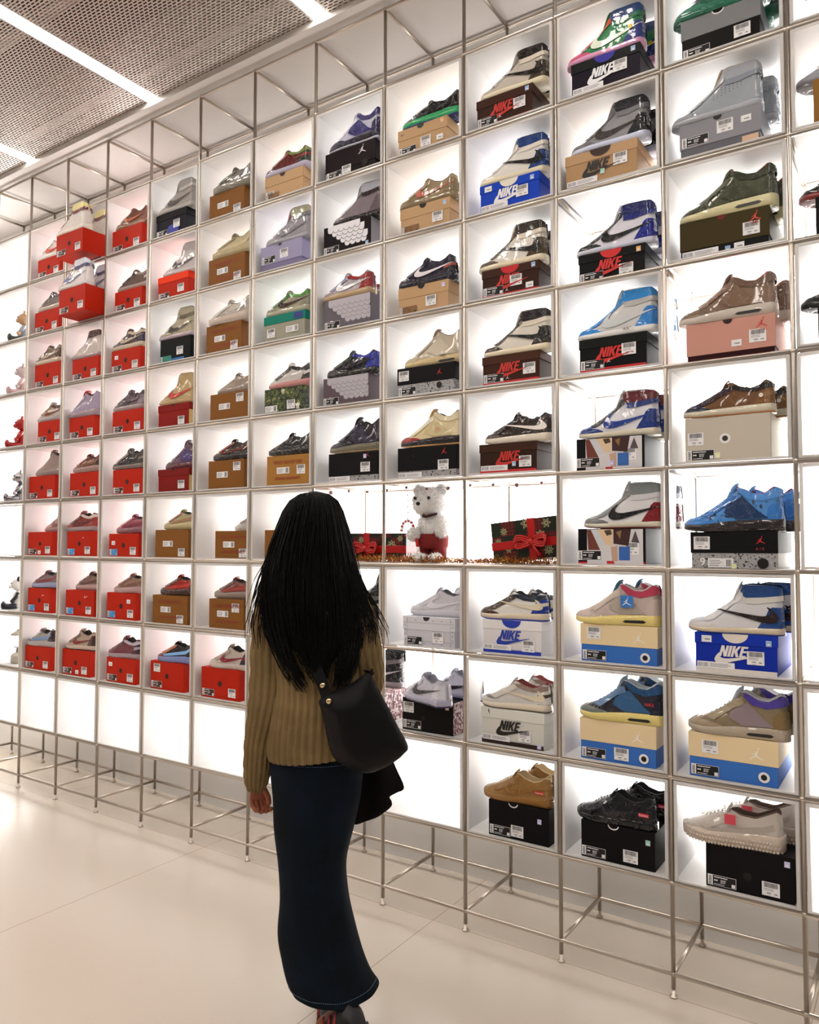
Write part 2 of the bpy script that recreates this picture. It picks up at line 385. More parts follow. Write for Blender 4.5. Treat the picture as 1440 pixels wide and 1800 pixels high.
BD = .315                                 # depth of a shoe box
def shoe_box(c, r, xo, w, h, st, words, yb=.012, zo=.0145):
    base = (cx0(c)+xo, yb, LV[9-r]+zo)
    t = empty('shoe_box', base); tag(t, words+', '+place(c, r), 'shoe box', 'shoe boxes in the display')
    body = st['body'] if not isinstance(st['body'], str) else card(st['body'])
    lid = st.get('lid'); lf = st.get('lf', .66)
    bt = h if not lid else h*lf+.004
    MB().box((0, .002 if lid else 0, 0), (w, BD, bt), body, .0012).build('body', t)
    fy = 0.0
    if lid:
        lm = card(lid) if isinstance(lid, str) else lid
        MB().box((-.003, 0, h*lf), (w+.003, BD+.003, h), lm, .0015).build('lid', t)
    if st.get('side'):
        MB().add([(w+.0008, .003, 0.002), (w+.0008, BD-.002, .002), (w+.0008, BD-.002, bt-.001), (w+.0008, .003, bt-.001)], [(0, 1, 2, 3)], st['side']).build('side_print', t)
    for it in st['d']:
        k = it[0]
        if k in DM:
            put(DM[k], NM[k], t, (it[1]*w, 0, it[2]*h)); continue
        g = MB(); y = -.0009
        if k == 'hole': g.poly(circ(it[1]*w, it[2]*h, it[3], 24), mat(it[4], .8), y); nm = 'finger_hole'
        elif k == 'ring': g.poly(circ(it[1]*w, it[2]*h, it[3], 28), WHITE, y); g.poly(circ(it[1]*w, it[2]*h, it[3]*.55, 24), mat(it[4], .8), y-.0004); nm = 'finger_hole'
        elif k == 'semi': g.poly(circ(it[1]*w, h, it[2], 20, PI, 2*PI, it[2]*it[4] if len(it) > 4 else None), mat(it[3], .7), y-.0004); nm = 'thumb_notch'
        elif k == 'arc':
            g.poly(circ(it[1]*w, h, it[2], 20, PI, 2*PI, it[2]*.8), WHITE, y); g.poly(circ(it[1]*w, h+.003, it[2]*.88, 20, PI, 2*PI, it[2]*.72), body, y-.0004); nm = 'thumb_notch'
        elif k == 'nike': nike(g, it[1]*w, it[2]*h, it[3], mat(it[4], .5), y); nm = 'logo'
        elif k == 'swoosh': swoosh(g, it[1]*w, it[2]*h, it[3], mat(it[4], .5), y); nm = 'logo'
        elif k == 'jump': jump(g, it[1]*w, it[2]*h, it[3], mat(it[4], .5), y); nm = 'logo'
        elif k == 'trefoil': trefoil(g, it[1]*w, it[2]*h, it[3], mat(it[4], .5), y); nm = 'logo'
        elif k == 'text': text(g, it[1], it[2]*w, it[3]*h, it[4], mat(it[5], .5), y-.0010, bold=it[4]*.05); nm = 'lettering'
        elif k == 'band': g.rect(.001, it[1]*h, w-.001, it[2]*h, mat(it[3], .6), y+.0003); nm = 'printed_band'
        elif k == 'patch': g.poly([(u*w, v*h) for u, v in it[1]], mat(it[2], .6), y-.0001*it[3] if len(it) > 3 else y); nm = 'printed_patch'
        elif k == 'wing':
            fe, ln = mat(it[1], .5), mat(it[2], .5); q = 0
            for row in range(5):
                x0 = .10+.09*row; x1 = 1.0 if it[3] else .78+.03*row; zt = 1-.02; n = 0
                zc = (.84-.135*row)*h; x = x0*w; wd = .115*w
                while x < min(x1*w, w-.01):
                    xe = min(x+wd, w-.001)
                    for M_, e, dy in ((ln, .0022, 0), (fe, 0, -.0002)):
                        z1 = zc+.15*h
                        p = [(x-e+.0002, z1)]+[((x+xe)/2+((xe-x)/2+e)*math.cos(a), zc+(.10*h+e)*math.sin(a)) for a in [PI+PI*i/10 for i in range(11)]]+[(xe+e-.0002, z1)]
                        g.poly([(min(max(a, .001), w-.001), min(max(b, .002), h-.001)) for a, b in p], M_, -.0007-.0005*(4-row)+dy)
                    x += wd
            nm = 'wing_print'
        elif k == 'dots':
            dm = mat(it[1], .6)
            for a in (.03, .2, .37, .54, .71, .88):
                for z_ in (.10, .88): g.poly(circ((a+.05)*w, z_*h, .0022, 8), dm, y)
            for z_ in (.25, .4, .55, .7):
                for a in (.035, .965): g.poly(circ(a*w, z_*h, .0022, 8), dm, y)
            for a, b, c_, d_ in ((.0, .17, 1, .18), (0, .79, 1, .80), (.07, .0, .075, 1), (.925, 0, .93, 1)): g.rect(a*w+.001, b*h+.001, c_*w-.001, d_*h-.001, dm, y)
            nm = 'printed_border'
        g.build(nm, t)
    return t

# ---------------------------------------------------------------- sneakers
TY = {
 'high': dict(top=[(0,.085),(.03,.125),(.08,.15),(.16,.17),(.24,.20),(.34,.27),(.44,.345),(.52,.42),(.56,.49),(.60,.535),(.66,.55),(.9,.545),(.96,.535),(1,.50)], xc=.585, zs=[(0,.070),(.2,.06),(.6,.075),(1,.085)], ton=(.555,.585), tilt=.2),
 'mid': dict(top=[(0,.09),(.04,.13),(.12,.17),(.22,.21),(.32,.27),(.42,.355),(.5,.43),(.56,.47),(.63,.445),(.72,.395),(.82,.385),(.9,.43),(.95,.465),(1,.43)], xc=.57, zs=[(0,.085),(.2,.075),(.35,.095),(.6,.12),(1,.13)], ton=(.52,.525), tilt=.1),
 'low': dict(top=[(0,.09),(.04,.13),(.1,.165),(.2,.20),(.3,.255),(.4,.315),(.48,.36),(.55,.385),(.65,.325),(.78,.295),(.88,.325),(.95,.375),(1,.35)], xc=.53, zs=[(0,.085),(.2,.075),(.6,.095),(1,.11)], ton=(.49,.43), tilt=.1),
 'run': dict(top=[(0,.075),(.05,.12),(.15,.165),(.3,.235),(.42,.30),(.52,.33),(.6,.29),(.75,.265),(.88,.32),(.96,.37),(1,.33)], xc=.54, zs=[(0,.10),(.2,.09),(.5,.11),(.8,.13),(1,.12)], ton=(.48,.38), tilt=.0),
 'chunk': dict(top=[(0,.11),(.05,.15),(.15,.20),(.3,.27),(.42,.32),(.52,.34),(.6,.31),(.75,.30),(.88,.36),(.96,.40),(1,.36)], xc=.54, zs=[(0,.13),(.2,.11),(.5,.13),(.8,.16),(1,.16)], ton=(.47,.42), tilt=.0)}
PAN = {
 'high': dict(toe=[(.0,.05),(.0,.085),(.03,.13),(.08,.135),(.14,.115),(.22,.115),(.30,.10),(.36,.07),(.36,.05)],
   stay=[(.19,.150),(.30,.225),(.42,.315),(.50,.385),(.545,.45),(.60,.45),(.61,.385),(.50,.315),(.40,.225),(.32,.15),(.26,.125)],
   heel=[(.74,.06),(1,.06),(1,.30),(.9,.305),(.86,.27),(.83,.20),(.78,.13)],
   collar=[(.60,.42),(.64,.395),(.8,.405),(1,.43),(1,.54),(.60,.535),(.575,.48)],
   strap=[(.62,.335),(.74,.33),(1,.375),(1,.43),(.8,.405),(.62,.395)]),
 'low': dict(toe=[(.0,.06),(.0,.09),(.03,.125),(.09,.135),(.16,.12),(.24,.115),(.30,.1),(.35,.08),(.35,.06)],
   stay=[(.18,.155),(.3,.215),(.42,.285),(.49,.325),(.54,.325),(.57,.28),(.46,.225),(.36,.17),(.28,.125)],
   heel=[(.78,.08),(1,.08),(1,.30),(.92,.30),(.87,.25),(.82,.16)], collar=[(.56,.30),(.68,.26),(.8,.25),(.9,.26),(1,.29),(1,.34),(.5,.34)],
   strap=[(.84,.16),(1,.2),(1,.24),(.85,.22)]),
 'mid': dict(toe=[(.0,.07),(.0,.09),(.03,.13),(.09,.15),(.16,.14),(.24,.13),(.34,.115),(.40,.09),(.36,.07)],
   stay=[(.20,.17),(.32,.25),(.42,.325),(.5,.39),(.56,.40),(.58,.34),(.48,.29),(.38,.21),(.30,.15)],
   heel=[(.84,.11),(1,.11),(1,.30),(.92,.30),(.86,.24)], collar=[(.58,.41),(.66,.34),(.8,.31),(.92,.34),(1,.36),(1,.46),(.56,.46)],
   strap=[(.46,.26),(.56,.34),(.62,.36),(.78,.19),(.86,.13),(.56,.12),(.44,.19)]),
}
PAN['run'] = PAN['chunk'] = dict(toe=[(.0,.07),(.0,.09),(.05,.125),(.13,.135),(.22,.135),(.30,.12),(.34,.09)],
   stay=PAN['low']['stay'], heel=[(.82,.12),(1,.12),(1,.34),(.93,.34),(.88,.26)], collar=[(.58,.30),(.68,.265),(.8,.255),(.9,.29),(1,.33),(1,.38),(.5,.37)],
   strap=[(.26,.13),(.5,.17),(.8,.22),(.9,.27),(.9,.22),(.8,.16),(.5,.12),(.3,.10)])
WF = smoothf([(0,.50),(.06,.72),(.14,.88),(.24,.98),(.32,1),(.46,.93),(.6,.83),(.75,.78),(.9,.78),(1,.74)], .03)
def endcap(x):
    e = 1
    if x < .10: e = math.sqrt(max(0, 1-((.10-x)/.10)**2))
    if x > .93: e = math.sqrt(max(0, 1-((x-.93)/.07)**2))
    return e
class Last:
    def __init__(s, ty, L):
        d = TY[ty]; s.L = L; s.top = smoothf(d['top'], .012); s.zs = smoothf(d['zs']); s.xc = d['xc']; s.ton = d['ton']
        s.zb = smoothf([(0, .035), (.08, .014), (.2, 0), (1, 0)], .02); s.tilt = d['tilt']
    def hw(s, x): return .158*WF(x)*endcap(x)
    def op(s, x): t = min(1, max(0, (x-s.xc+.10)/.13)); return t*t*(3-2*t)
    def y(s, x, v):
        o = s.op(x); v = min(1, max(0, v))
        return s.hw(x)*((1-o)*math.sqrt(max(0, 1-v**2.3))+o*(1-.26*v**1.4))
    def P(s, x, v, side, off=0):
        z0 = s.zs(x)-.012; z = z0+v*(s.top(x)-z0)
        lean = -.05*max(0, x-.55)*v
        xx = .5+(x+lean-.5)*(1+off*6)
        return (xx*s.L, side*(s.y(x, v)+off)*s.L, (z+off)*s.L)
    def Pz(s, x, z, side, off):
        z0 = s.zs(x)-.012; v = (z-z0)/max(.01, s.top(x)-z0)
        return s.P(x, min(.955 if s.op(x) < .9 else 1, max(0, v)), side, off)
XST = sorted(set([round(.5-.5*math.cos(PI*i/44), 4) for i in range(45)]))
def two_sided(last, outline, M, off):
    pts, fs = tri(outline, .025); g = MB()
    for sd in (-1, 1):
        g.add([last.Pz(min(.999, max(.001, a)), b, sd, off) for a, b in pts], fs if sd < 0 else [t[::-1] for t in fs], M, True)
    return g
def sneaker(ty, L, loc, rz, k, label, group, hero=True):
    la = Last(ty, L); t = empty('sneaker', loc, rz); tag(t, label, 'shoe', group)
    base = k['base']; NV = 12; g = MB()
    for sd in (-1, 1):
        v = [la.P(x, j/NV, sd) for x in XST for j in range(NV+1)]; f = []
        for i in range(len(XST)-1):
            for j in range(NV):
                q = (i*(NV+1)+j, (i+1)*(NV+1)+j, (i+1)*(NV+1)+j+1, i*(NV+1)+j+1); f.append(q if sd < 0 else q[::-1])
        g.add(v, f, lea(base) if not k.get('mat') else k['mat'], True)
    g.build('upper', t, weld=True)
    # lining with rolled collar
    g = MB(); xs = [x for x in XST if x > la.xc-.09]
    for sd in (-1, 1):
        v = []
        for x in xs:
            o = la.op(x); p = la.P(x, 1, sd)
            for a, dz in ((1.0, 0), (.97, .010), (.86, .012), (.78, .0), (.72, -.10), (.55, -.17), (0, -.18)): v.append((p[0]+(0 if x < .9 else -(1-a)*.06*L), p[1]*a, p[2]+dz*L*o))
        f = []
        for i in range(len(xs)-1):
            for j in range(6):
                q = (i*7+j, (i+1)*7+j, (i+1)*7+j+1, i*7+j+1); f.append(q if sd < 0 else q[::-1])
        g.add(v, f, mat(k.get('lining', '#3a3633'), .8), True)
    g.build('lining', t)
    # midsole and outsole
    def sole(nm, rows, M):
        g = MB(); rg = []
        for a, fz in rows:
            ring = []
            for sd in (-1, 1):
                for x in (XST if sd < 0 else XST[::-1]):
                    zb, zs = la.zb(x), la.zs(x)
                    fl = 1+(.10 if ty == 'chunk' else 0)
                    ring.append(((.5+(x-.5)*(1.0+.03*a))*L, sd*la.hw(x)*a*fl*1.05*L, (zb+(zs-zb)*fz)*L))
            rg.append(ring)
        g.rings(rg, M); return g.build(nm, t)
    if k.get('out'): sole('outsole', [(.9, 0), (1.0, .02), (1.02, .2), (.98, .22)], lea(k['out'])); sole('midsole', [(.98, .19), (1.03, .24), (1.04, .6), (1.02, .95), (.94, 1.02)], lea(k['sole']))
    else: sole('midsole', [(.9, 0), (1.0, .06), (1.04, .5), (1.02, .94), (.94, 1.02)], lea(k['sole']))
    if ty in ('mid',) and k.get('air', 1):
        for sd in (-1, 1):
            g = MB(); pts, fs = tri([(.60, .045), (.63, .032), (.83, .034), (.86, .05), (.83, .068), (.63, .062)], .03)
            g.add([(.5*L+(a-.5)*1.03*L, sd*(la.hw(a)*1.105+.004)*L, b*L) for a, b in pts], fs if sd < 0 else [q[::-1] for q in fs], mat('#24211f', .3))
            g.build('air_window', t)
    # leather overlays
    for i, nm in enumerate(('toe', 'heel', 'collar', 'strap', 'stay')):
        if k.get(nm): two_sided(la, PAN[ty][nm], lea(k[nm]), .0045+.0012*i).build({'toe': 'toe_guard', 'heel': 'heel_counter', 'collar': 'collar_panel', 'strap': 'strap_panel', 'stay': 'eyestay'}[nm], t)
    if k.get('box'): two_sided(la, [(.02,.11),(.06,.145),(.12,.155),(.20,.17),(.25,.165),(.27,.13),(.2,.12),(.1,.12)], lea(k['box']), .004).build('toe_box', t)
    if k.get('swoosh'):
        zf = .88 if ty == 'high' else .70
        z0 = .095 if ty == 'high' else .105
        if k.get('rev'): o = [(1.0-(.05+u*.68), z0+.03+v*.42*zf) for u, v in SW]
        else: o = [(.36+u*.62, z0+v*.46*zf) for u, v in SW]
        pts, fs = tri(o, .03)
        g = MB()
        for sd in (-1, 1): g.add([la.Pz(a, b, sd, .0115) for a, b in pts], fs if sd < 0 else [q[::-1] for q in fs], lea(k['swoosh']), True)
        g.build('swoosh', t)
    if k.get('mark'):                      # round or square printed mark near the heel
        nm, u, v, s_, colr = k['mark']; g = MB(); y = -(la.hw(u)+.02)*L
        if nm == 'dot': g.poly(circ(u*L, v*L, s_*L, 16), mat(colr, .4), y)
        elif nm == 'patch': g.rect(u*L, v*L, (u+.125)*L, (v+.042)*L, mat(colr, .4), y); text(g, 'Supreme', (u+.008)*L, (v+.011)*L, .030*L, WHITE, y-.0004)
        else:
            a, f_ = text_polys(nm, s_*L); g.add([(u*L+p, y, v*L+q) for p, q in a], f_, mat(colr, .4))
        g.build('printed_mark', t)
    if k.get('knobs'):                     # knobbly moulded sole
        g = MB(); M_ = lea(k['sole'])
        for j in range(30):
            x = .02+.96*j/29
            for row in range(3):
                xx = x+.012*(row % 2); z = la.zb(min(1, xx))+(.006, .045, .085)[row]
                for sd in (-1, 1): g.sph((xx*L, sd*(la.hw(min(.995, max(.005, xx)))*1.13+.006)*L, z*L), (.0052, .0048, .0052), M_, 8, 6)
        g.build('sole_knobs', t)
    if k.get('perf'):
        g = MB()
        for a in range(8):
            for b_ in range(5):
                u, v = .50+.042*a, .20+.032*b_+.012*a
                for sd in (-1, 1): g.add([la.Pz(u+p, v+q_, sd, .006) for p, q_ in circ(0, 0, .006, 8)], [tuple(range(8))], mat('#5d6169', .8))
        o_ = g.build('perforation', t); o_['kind'] = 'stuff'
    if k.get('hang'):                      # hang tag in a clear sleeve
        u, v, s_, c1, c2 = k['hang']; g = MB(); y = -(la.hw(u)+.035)*L
        g.box((u*L-s_, y-.001, v*L-s_), (u*L+s_, y+.001, v*L+s_*.9), mat(c1, .4), .0006)
        if c2: jump(g, u*L-s_*.7, v*L-s_*.75, s_*1.4, mat(c2, .5), y-.0016)
        o_ = g.build('hang_tag', t); o_['label'] = 'small square tag hanging on the shoe'
    # tongue and laces
    tx, tz = la.ton; g = MB(); x0 = la.xc-.13
    rg = []
    for i in range(7):
        s_ = i/6; cx = x0+.02+(tx-x0)*s_; cz = la.top(x0)-.05+(tz-.012-la.top(x0)+.05)*s_; wy = .075+.015*s_-(.03*max(0, s_-.8)/.2)
        th = (.050 if ty == 'mid' else .034)-.010*s_-(.012 if i == 6 else 0)
        rg.append([((cx+th*math.cos(a))*L, wy*math.sin(a)*L, (cz+.012*math.cos(a))*L) for a in [2*PI*j/14 for j in range(14)]])
    g.rings(rg, lea(k.get('tongue', base))).build('tongue', t)
    if k.get('lace', 1):
        g = MB(); lm = mat(k.get('lace') or k.get('stay') or base, .7); n = 7
        for i in range(n):
            x = .22+(la.xc-.08-.22)*i/(n-1)
            pts = [la.P(x+.02*(1-abs(q)), 1-.22*abs(q)**1.5 if la.op(x) < .5 else 1, -1 if q < 0 else 1, -.002) for q in (-1, -.6, -.2, .2, .6, 1)]
            w_ = .05*L
            pts = [(pts[j][0], w_*q if abs(q) < 1 else w_*q, pts[j][2]) for j, q in enumerate((-1, -.6, -.2, .2, .6, 1))]
            g.tube(pts, .012*L, lm, 6)
        g.build('laces', t)
    return t
# ---------------------------------------------------------------- what stands in every cell
# (column, row): box offset in the cell, box width, box height, toe offset of the shoe
GEO = {(2,1):(0.067,0.204,0.124,0.041),(2,2):(0.049,0.262,0.139,0.047),(2,3):(0.060,0.294,0.153,0.028),(2,4):(0.109,0.255,0.136,0.067),(2,5):(0.024,0.285,0.147,0.061),(2,6):(0.029,0.263,0.148,0.173),(2,7):(0.040,0.251,0.152,0.044),(2,8):(0.023,0.275,0.141,-0.014),(3,1):(0.078,0.263,0.135,0.043),(3,2):(0.118,0.259,0.153,0.071),(3,3):(0.065,0.260,0.131,0.024),(3,4):(0.048,0.253,0.130,-0.001),(3,5):(0.065,0.285,0.146,0.062),(3,6):(0.049,0.248,0.148,-0.021),(3,7):(0.047,0.280,0.150,0.113),(3,8):(0.026,0.268,0.151,0.020),(4,1):(0.039,0.269,0.134,0.035),(4,2):(0.072,0.240,0.120,0.062),(4,3):(0.051,0.261,0.131,0.025),(4,4):(0.071,0.275,0.128,0.043),(4,5):(0.084,0.262,0.143,0.046),(4,6):(0.059,0.265,0.131,0.093),(4,7):(0.050,0.258,0.149,0.079),(4,8):(0.058,0.257,0.136,0.034),(5,1):(0.035,0.237,0.133,0.025),(5,2):(0.057,0.216,0.131,0.066),(5,3):(0.084,0.234,0.130,0.043),(5,4):(0.076,0.242,0.122,0.051),(5,5):(0.083,0.243,0.124,0.113),(5,6):(0.067,0.268,0.149,0.110),(5,7):(0.053,0.281,0.155,0.085),(5,8):(0.045,0.268,0.148,0.071),(6,1):(0.063,0.254,0.135,0.066),(6,2):(0.063,0.264,0.144,0.067),(6,3):(0.052,0.255,0.147,0.045),(6,4):(0.088,0.269,0.138,0.113),(6,5):(0.081,0.257,0.146,0.086),(6,6):(0.164,0.213,0.139,0.250),(6,7):(0.099,0.247,0.147,0.107),(6,8):(0.048,0.272,0.158,0.079),(7,1):(0.064,0.202,0.125,0.037),(7,2):(0.040,0.265,0.130,0.046),(7,3):(0.066,0.262,0.129,0.050),(7,4):(0.073,0.216,0.121,0.075),(7,5):(0.093,0.276,0.145,0.076),(7,6):(0.083,0.233,0.140,0.152),(8,1):(0.052,0.301,0.132,0.051),(8,2):(0.043,0.270,0.136,0.074),(8,3):(0.050,0.266,0.140,0.018),(8,4):(0.046,0.261,0.130,0.042),(8,5):(0.083,0.273,0.131,0.064),(9,1):(0.063,0.242,0.119,0.064),(9,2):(0.076,0.242,0.115,0.050),(9,3):(0.067,0.247,0.122,0.046),(9,4):(0.063,0.282,0.124,0.078),(9,5):(0.066,0.294,0.131,0.058),(9,7):(0.095,0.249,0.121,0.110),(9,8):(0.091,0.239,0.131,0.147),(10,1):(0.053,0.243,0.125,0.092),(10,2):(0.068,0.256,0.109,0.047),(10,3):(0.076,0.243,0.113,0.039),(10,4):(0.077,0.244,0.118,0.082),(10,5):(0.063,0.228,0.116,0.084),(10,7):(0.075,0.248,0.129,0.047),(10,8):(0.068,0.263,0.136,0.053),(10,9):(0.098,0.251,0.134,0.059),(11,1):(0.061,0.258,0.133,0.032),(11,2):(0.035,0.270,0.135,0.065),(11,3):(0.084,0.237,0.091,0.063),(11,4):(0.084,0.247,0.127,0.066),(11,5):(0.069,0.250,0.106,0.066),(11,6):(0.072,0.247,0.129,0.084),(11,7):(0.081,0.274,0.135,0.050),(11,8):(0.076,0.270,0.144,0.063),(11,9):(0.075,0.265,0.130,0.048),(12,1):(0.067,0.251,0.145,0.033),(12,2):(0.058,0.256,0.126,0.022),(12,3):(0.054,0.279,0.130,0.046),(12,4):(0.071,0.274,0.119,0.038),(12,5):(0.060,0.268,0.150,0.049),(12,6):(0.075,0.265,0.111,0.046),(12,7):(0.084,0.251,0.129,0.056),(12,8):(0.059,0.271,0.145,0.051),(12,9):(0.111,0.266,0.143,0.029)}
OR = '#bf2b0b'
def orange(*ex, size='sizeO', pr=(.72, .10)): return dict(body=OR, d=[('hole', .5, .50, .014, '#31110d'), (size, .03, .06), ('price',)+pr]+list(ex))
def yz(txt=1, pr=(.70, .05), body='#8f6230'):
    d = [('yz', .24, .40), ('price',)+pr]
    if txt: d += [('text', 'YEEZY BOOST 350', .16, .72, .022, '#9a2f22'), ('text', 'ADIDAS ORIGINALS', .20, .20, .018, '#9a2f22')]
    return dict(body=body, d=d)
def j1(body, lid, nk, notch=None, label='size', pr=(.66, .22), band='#c8202a', ex=(), nx=.25, ns=.036):
    d = [('band', 0, .12, band)] if band else []
    if notch: d.append(('semi', .5, .040, notch, .75))
    d += [('nike', nx, .42, ns, nk), (label, .02, .10), ('price',)+pr]+list(ex)
    return dict(body=body, lid=lid, lf=.72, d=d)
def kraft(notch='#3a2a1c', ex=(), size='sizeK', pr=(.52, .14), body='#c9aa84'):
    return dict(body=body, lid=body, lf=.60, d=[('semi', .47, .018, notch), (size, .02, .03), ('price',)+pr]+list(ex))
def cement(ex=(), pr=(.66, .30), jc='#d2292b', jp=(.72, .66), lf=.42):
    return dict(body=mat('#b5b4b8', .5, kind='cement'), lid='#17151a', lf=lf, d=[('jump', jp[0], jp[1], .026, jc), ('price',)+pr]+list(ex))
UN = dict(body='#4a80cd', lid='#f0dcb6', lf=.45)
def union_(*d): return dict(UN, d=[('size', .02, .05), ('ring', .85, .20, .017, '#15151a'), ('jump', .70, .55, .040, '#fdf6ea')]+list(d))
COL = mat('#17151a', .5)
CPAT = [('patch', [(.14,.02),(.97,.02),(.97,.98),(.14,.98)], '#d9d6da', 0), ('patch', [(.16,.40),(.34,.40),(.20,.97),(.14,.97)], '#6f3527', 1), ('patch', [(.20,.98),(.46,.98),(.44,.6),(.34,.48)], '#cfd3da', 2),
        ('patch', [(.30,.98),(.54,.98),(.52,.52),(.42,.55)], '#e3c7a6', 3), ('patch', [(.40,.95),(.50,.97),(.52,.84),(.44,.80)], '#4a3a26', 4), ('patch', [(.54,.98),(.80,.98),(.76,.52),(.54,.58)], '#3a191b', 5), ('patch', [(.58,.9),(.66,.95),(.64,.7)], '#8d6b3a', 6),
        ('patch', [(.80,.62),(.86,.94),(.92,.60)], '#54454f', 7), ('patch', [(.52,.1),(.60,.1),(.60,.52),(.50,.48)], '#c8a58e', 8), ('patch', [(.62,.12),(.78,.12),(.78,.5),(.62,.5)], '#2f66b4', 9), ('patch', [(.44,.0),(.56,.0),(.54,.10),(.44,.1)], '#c21f2a', 10)]
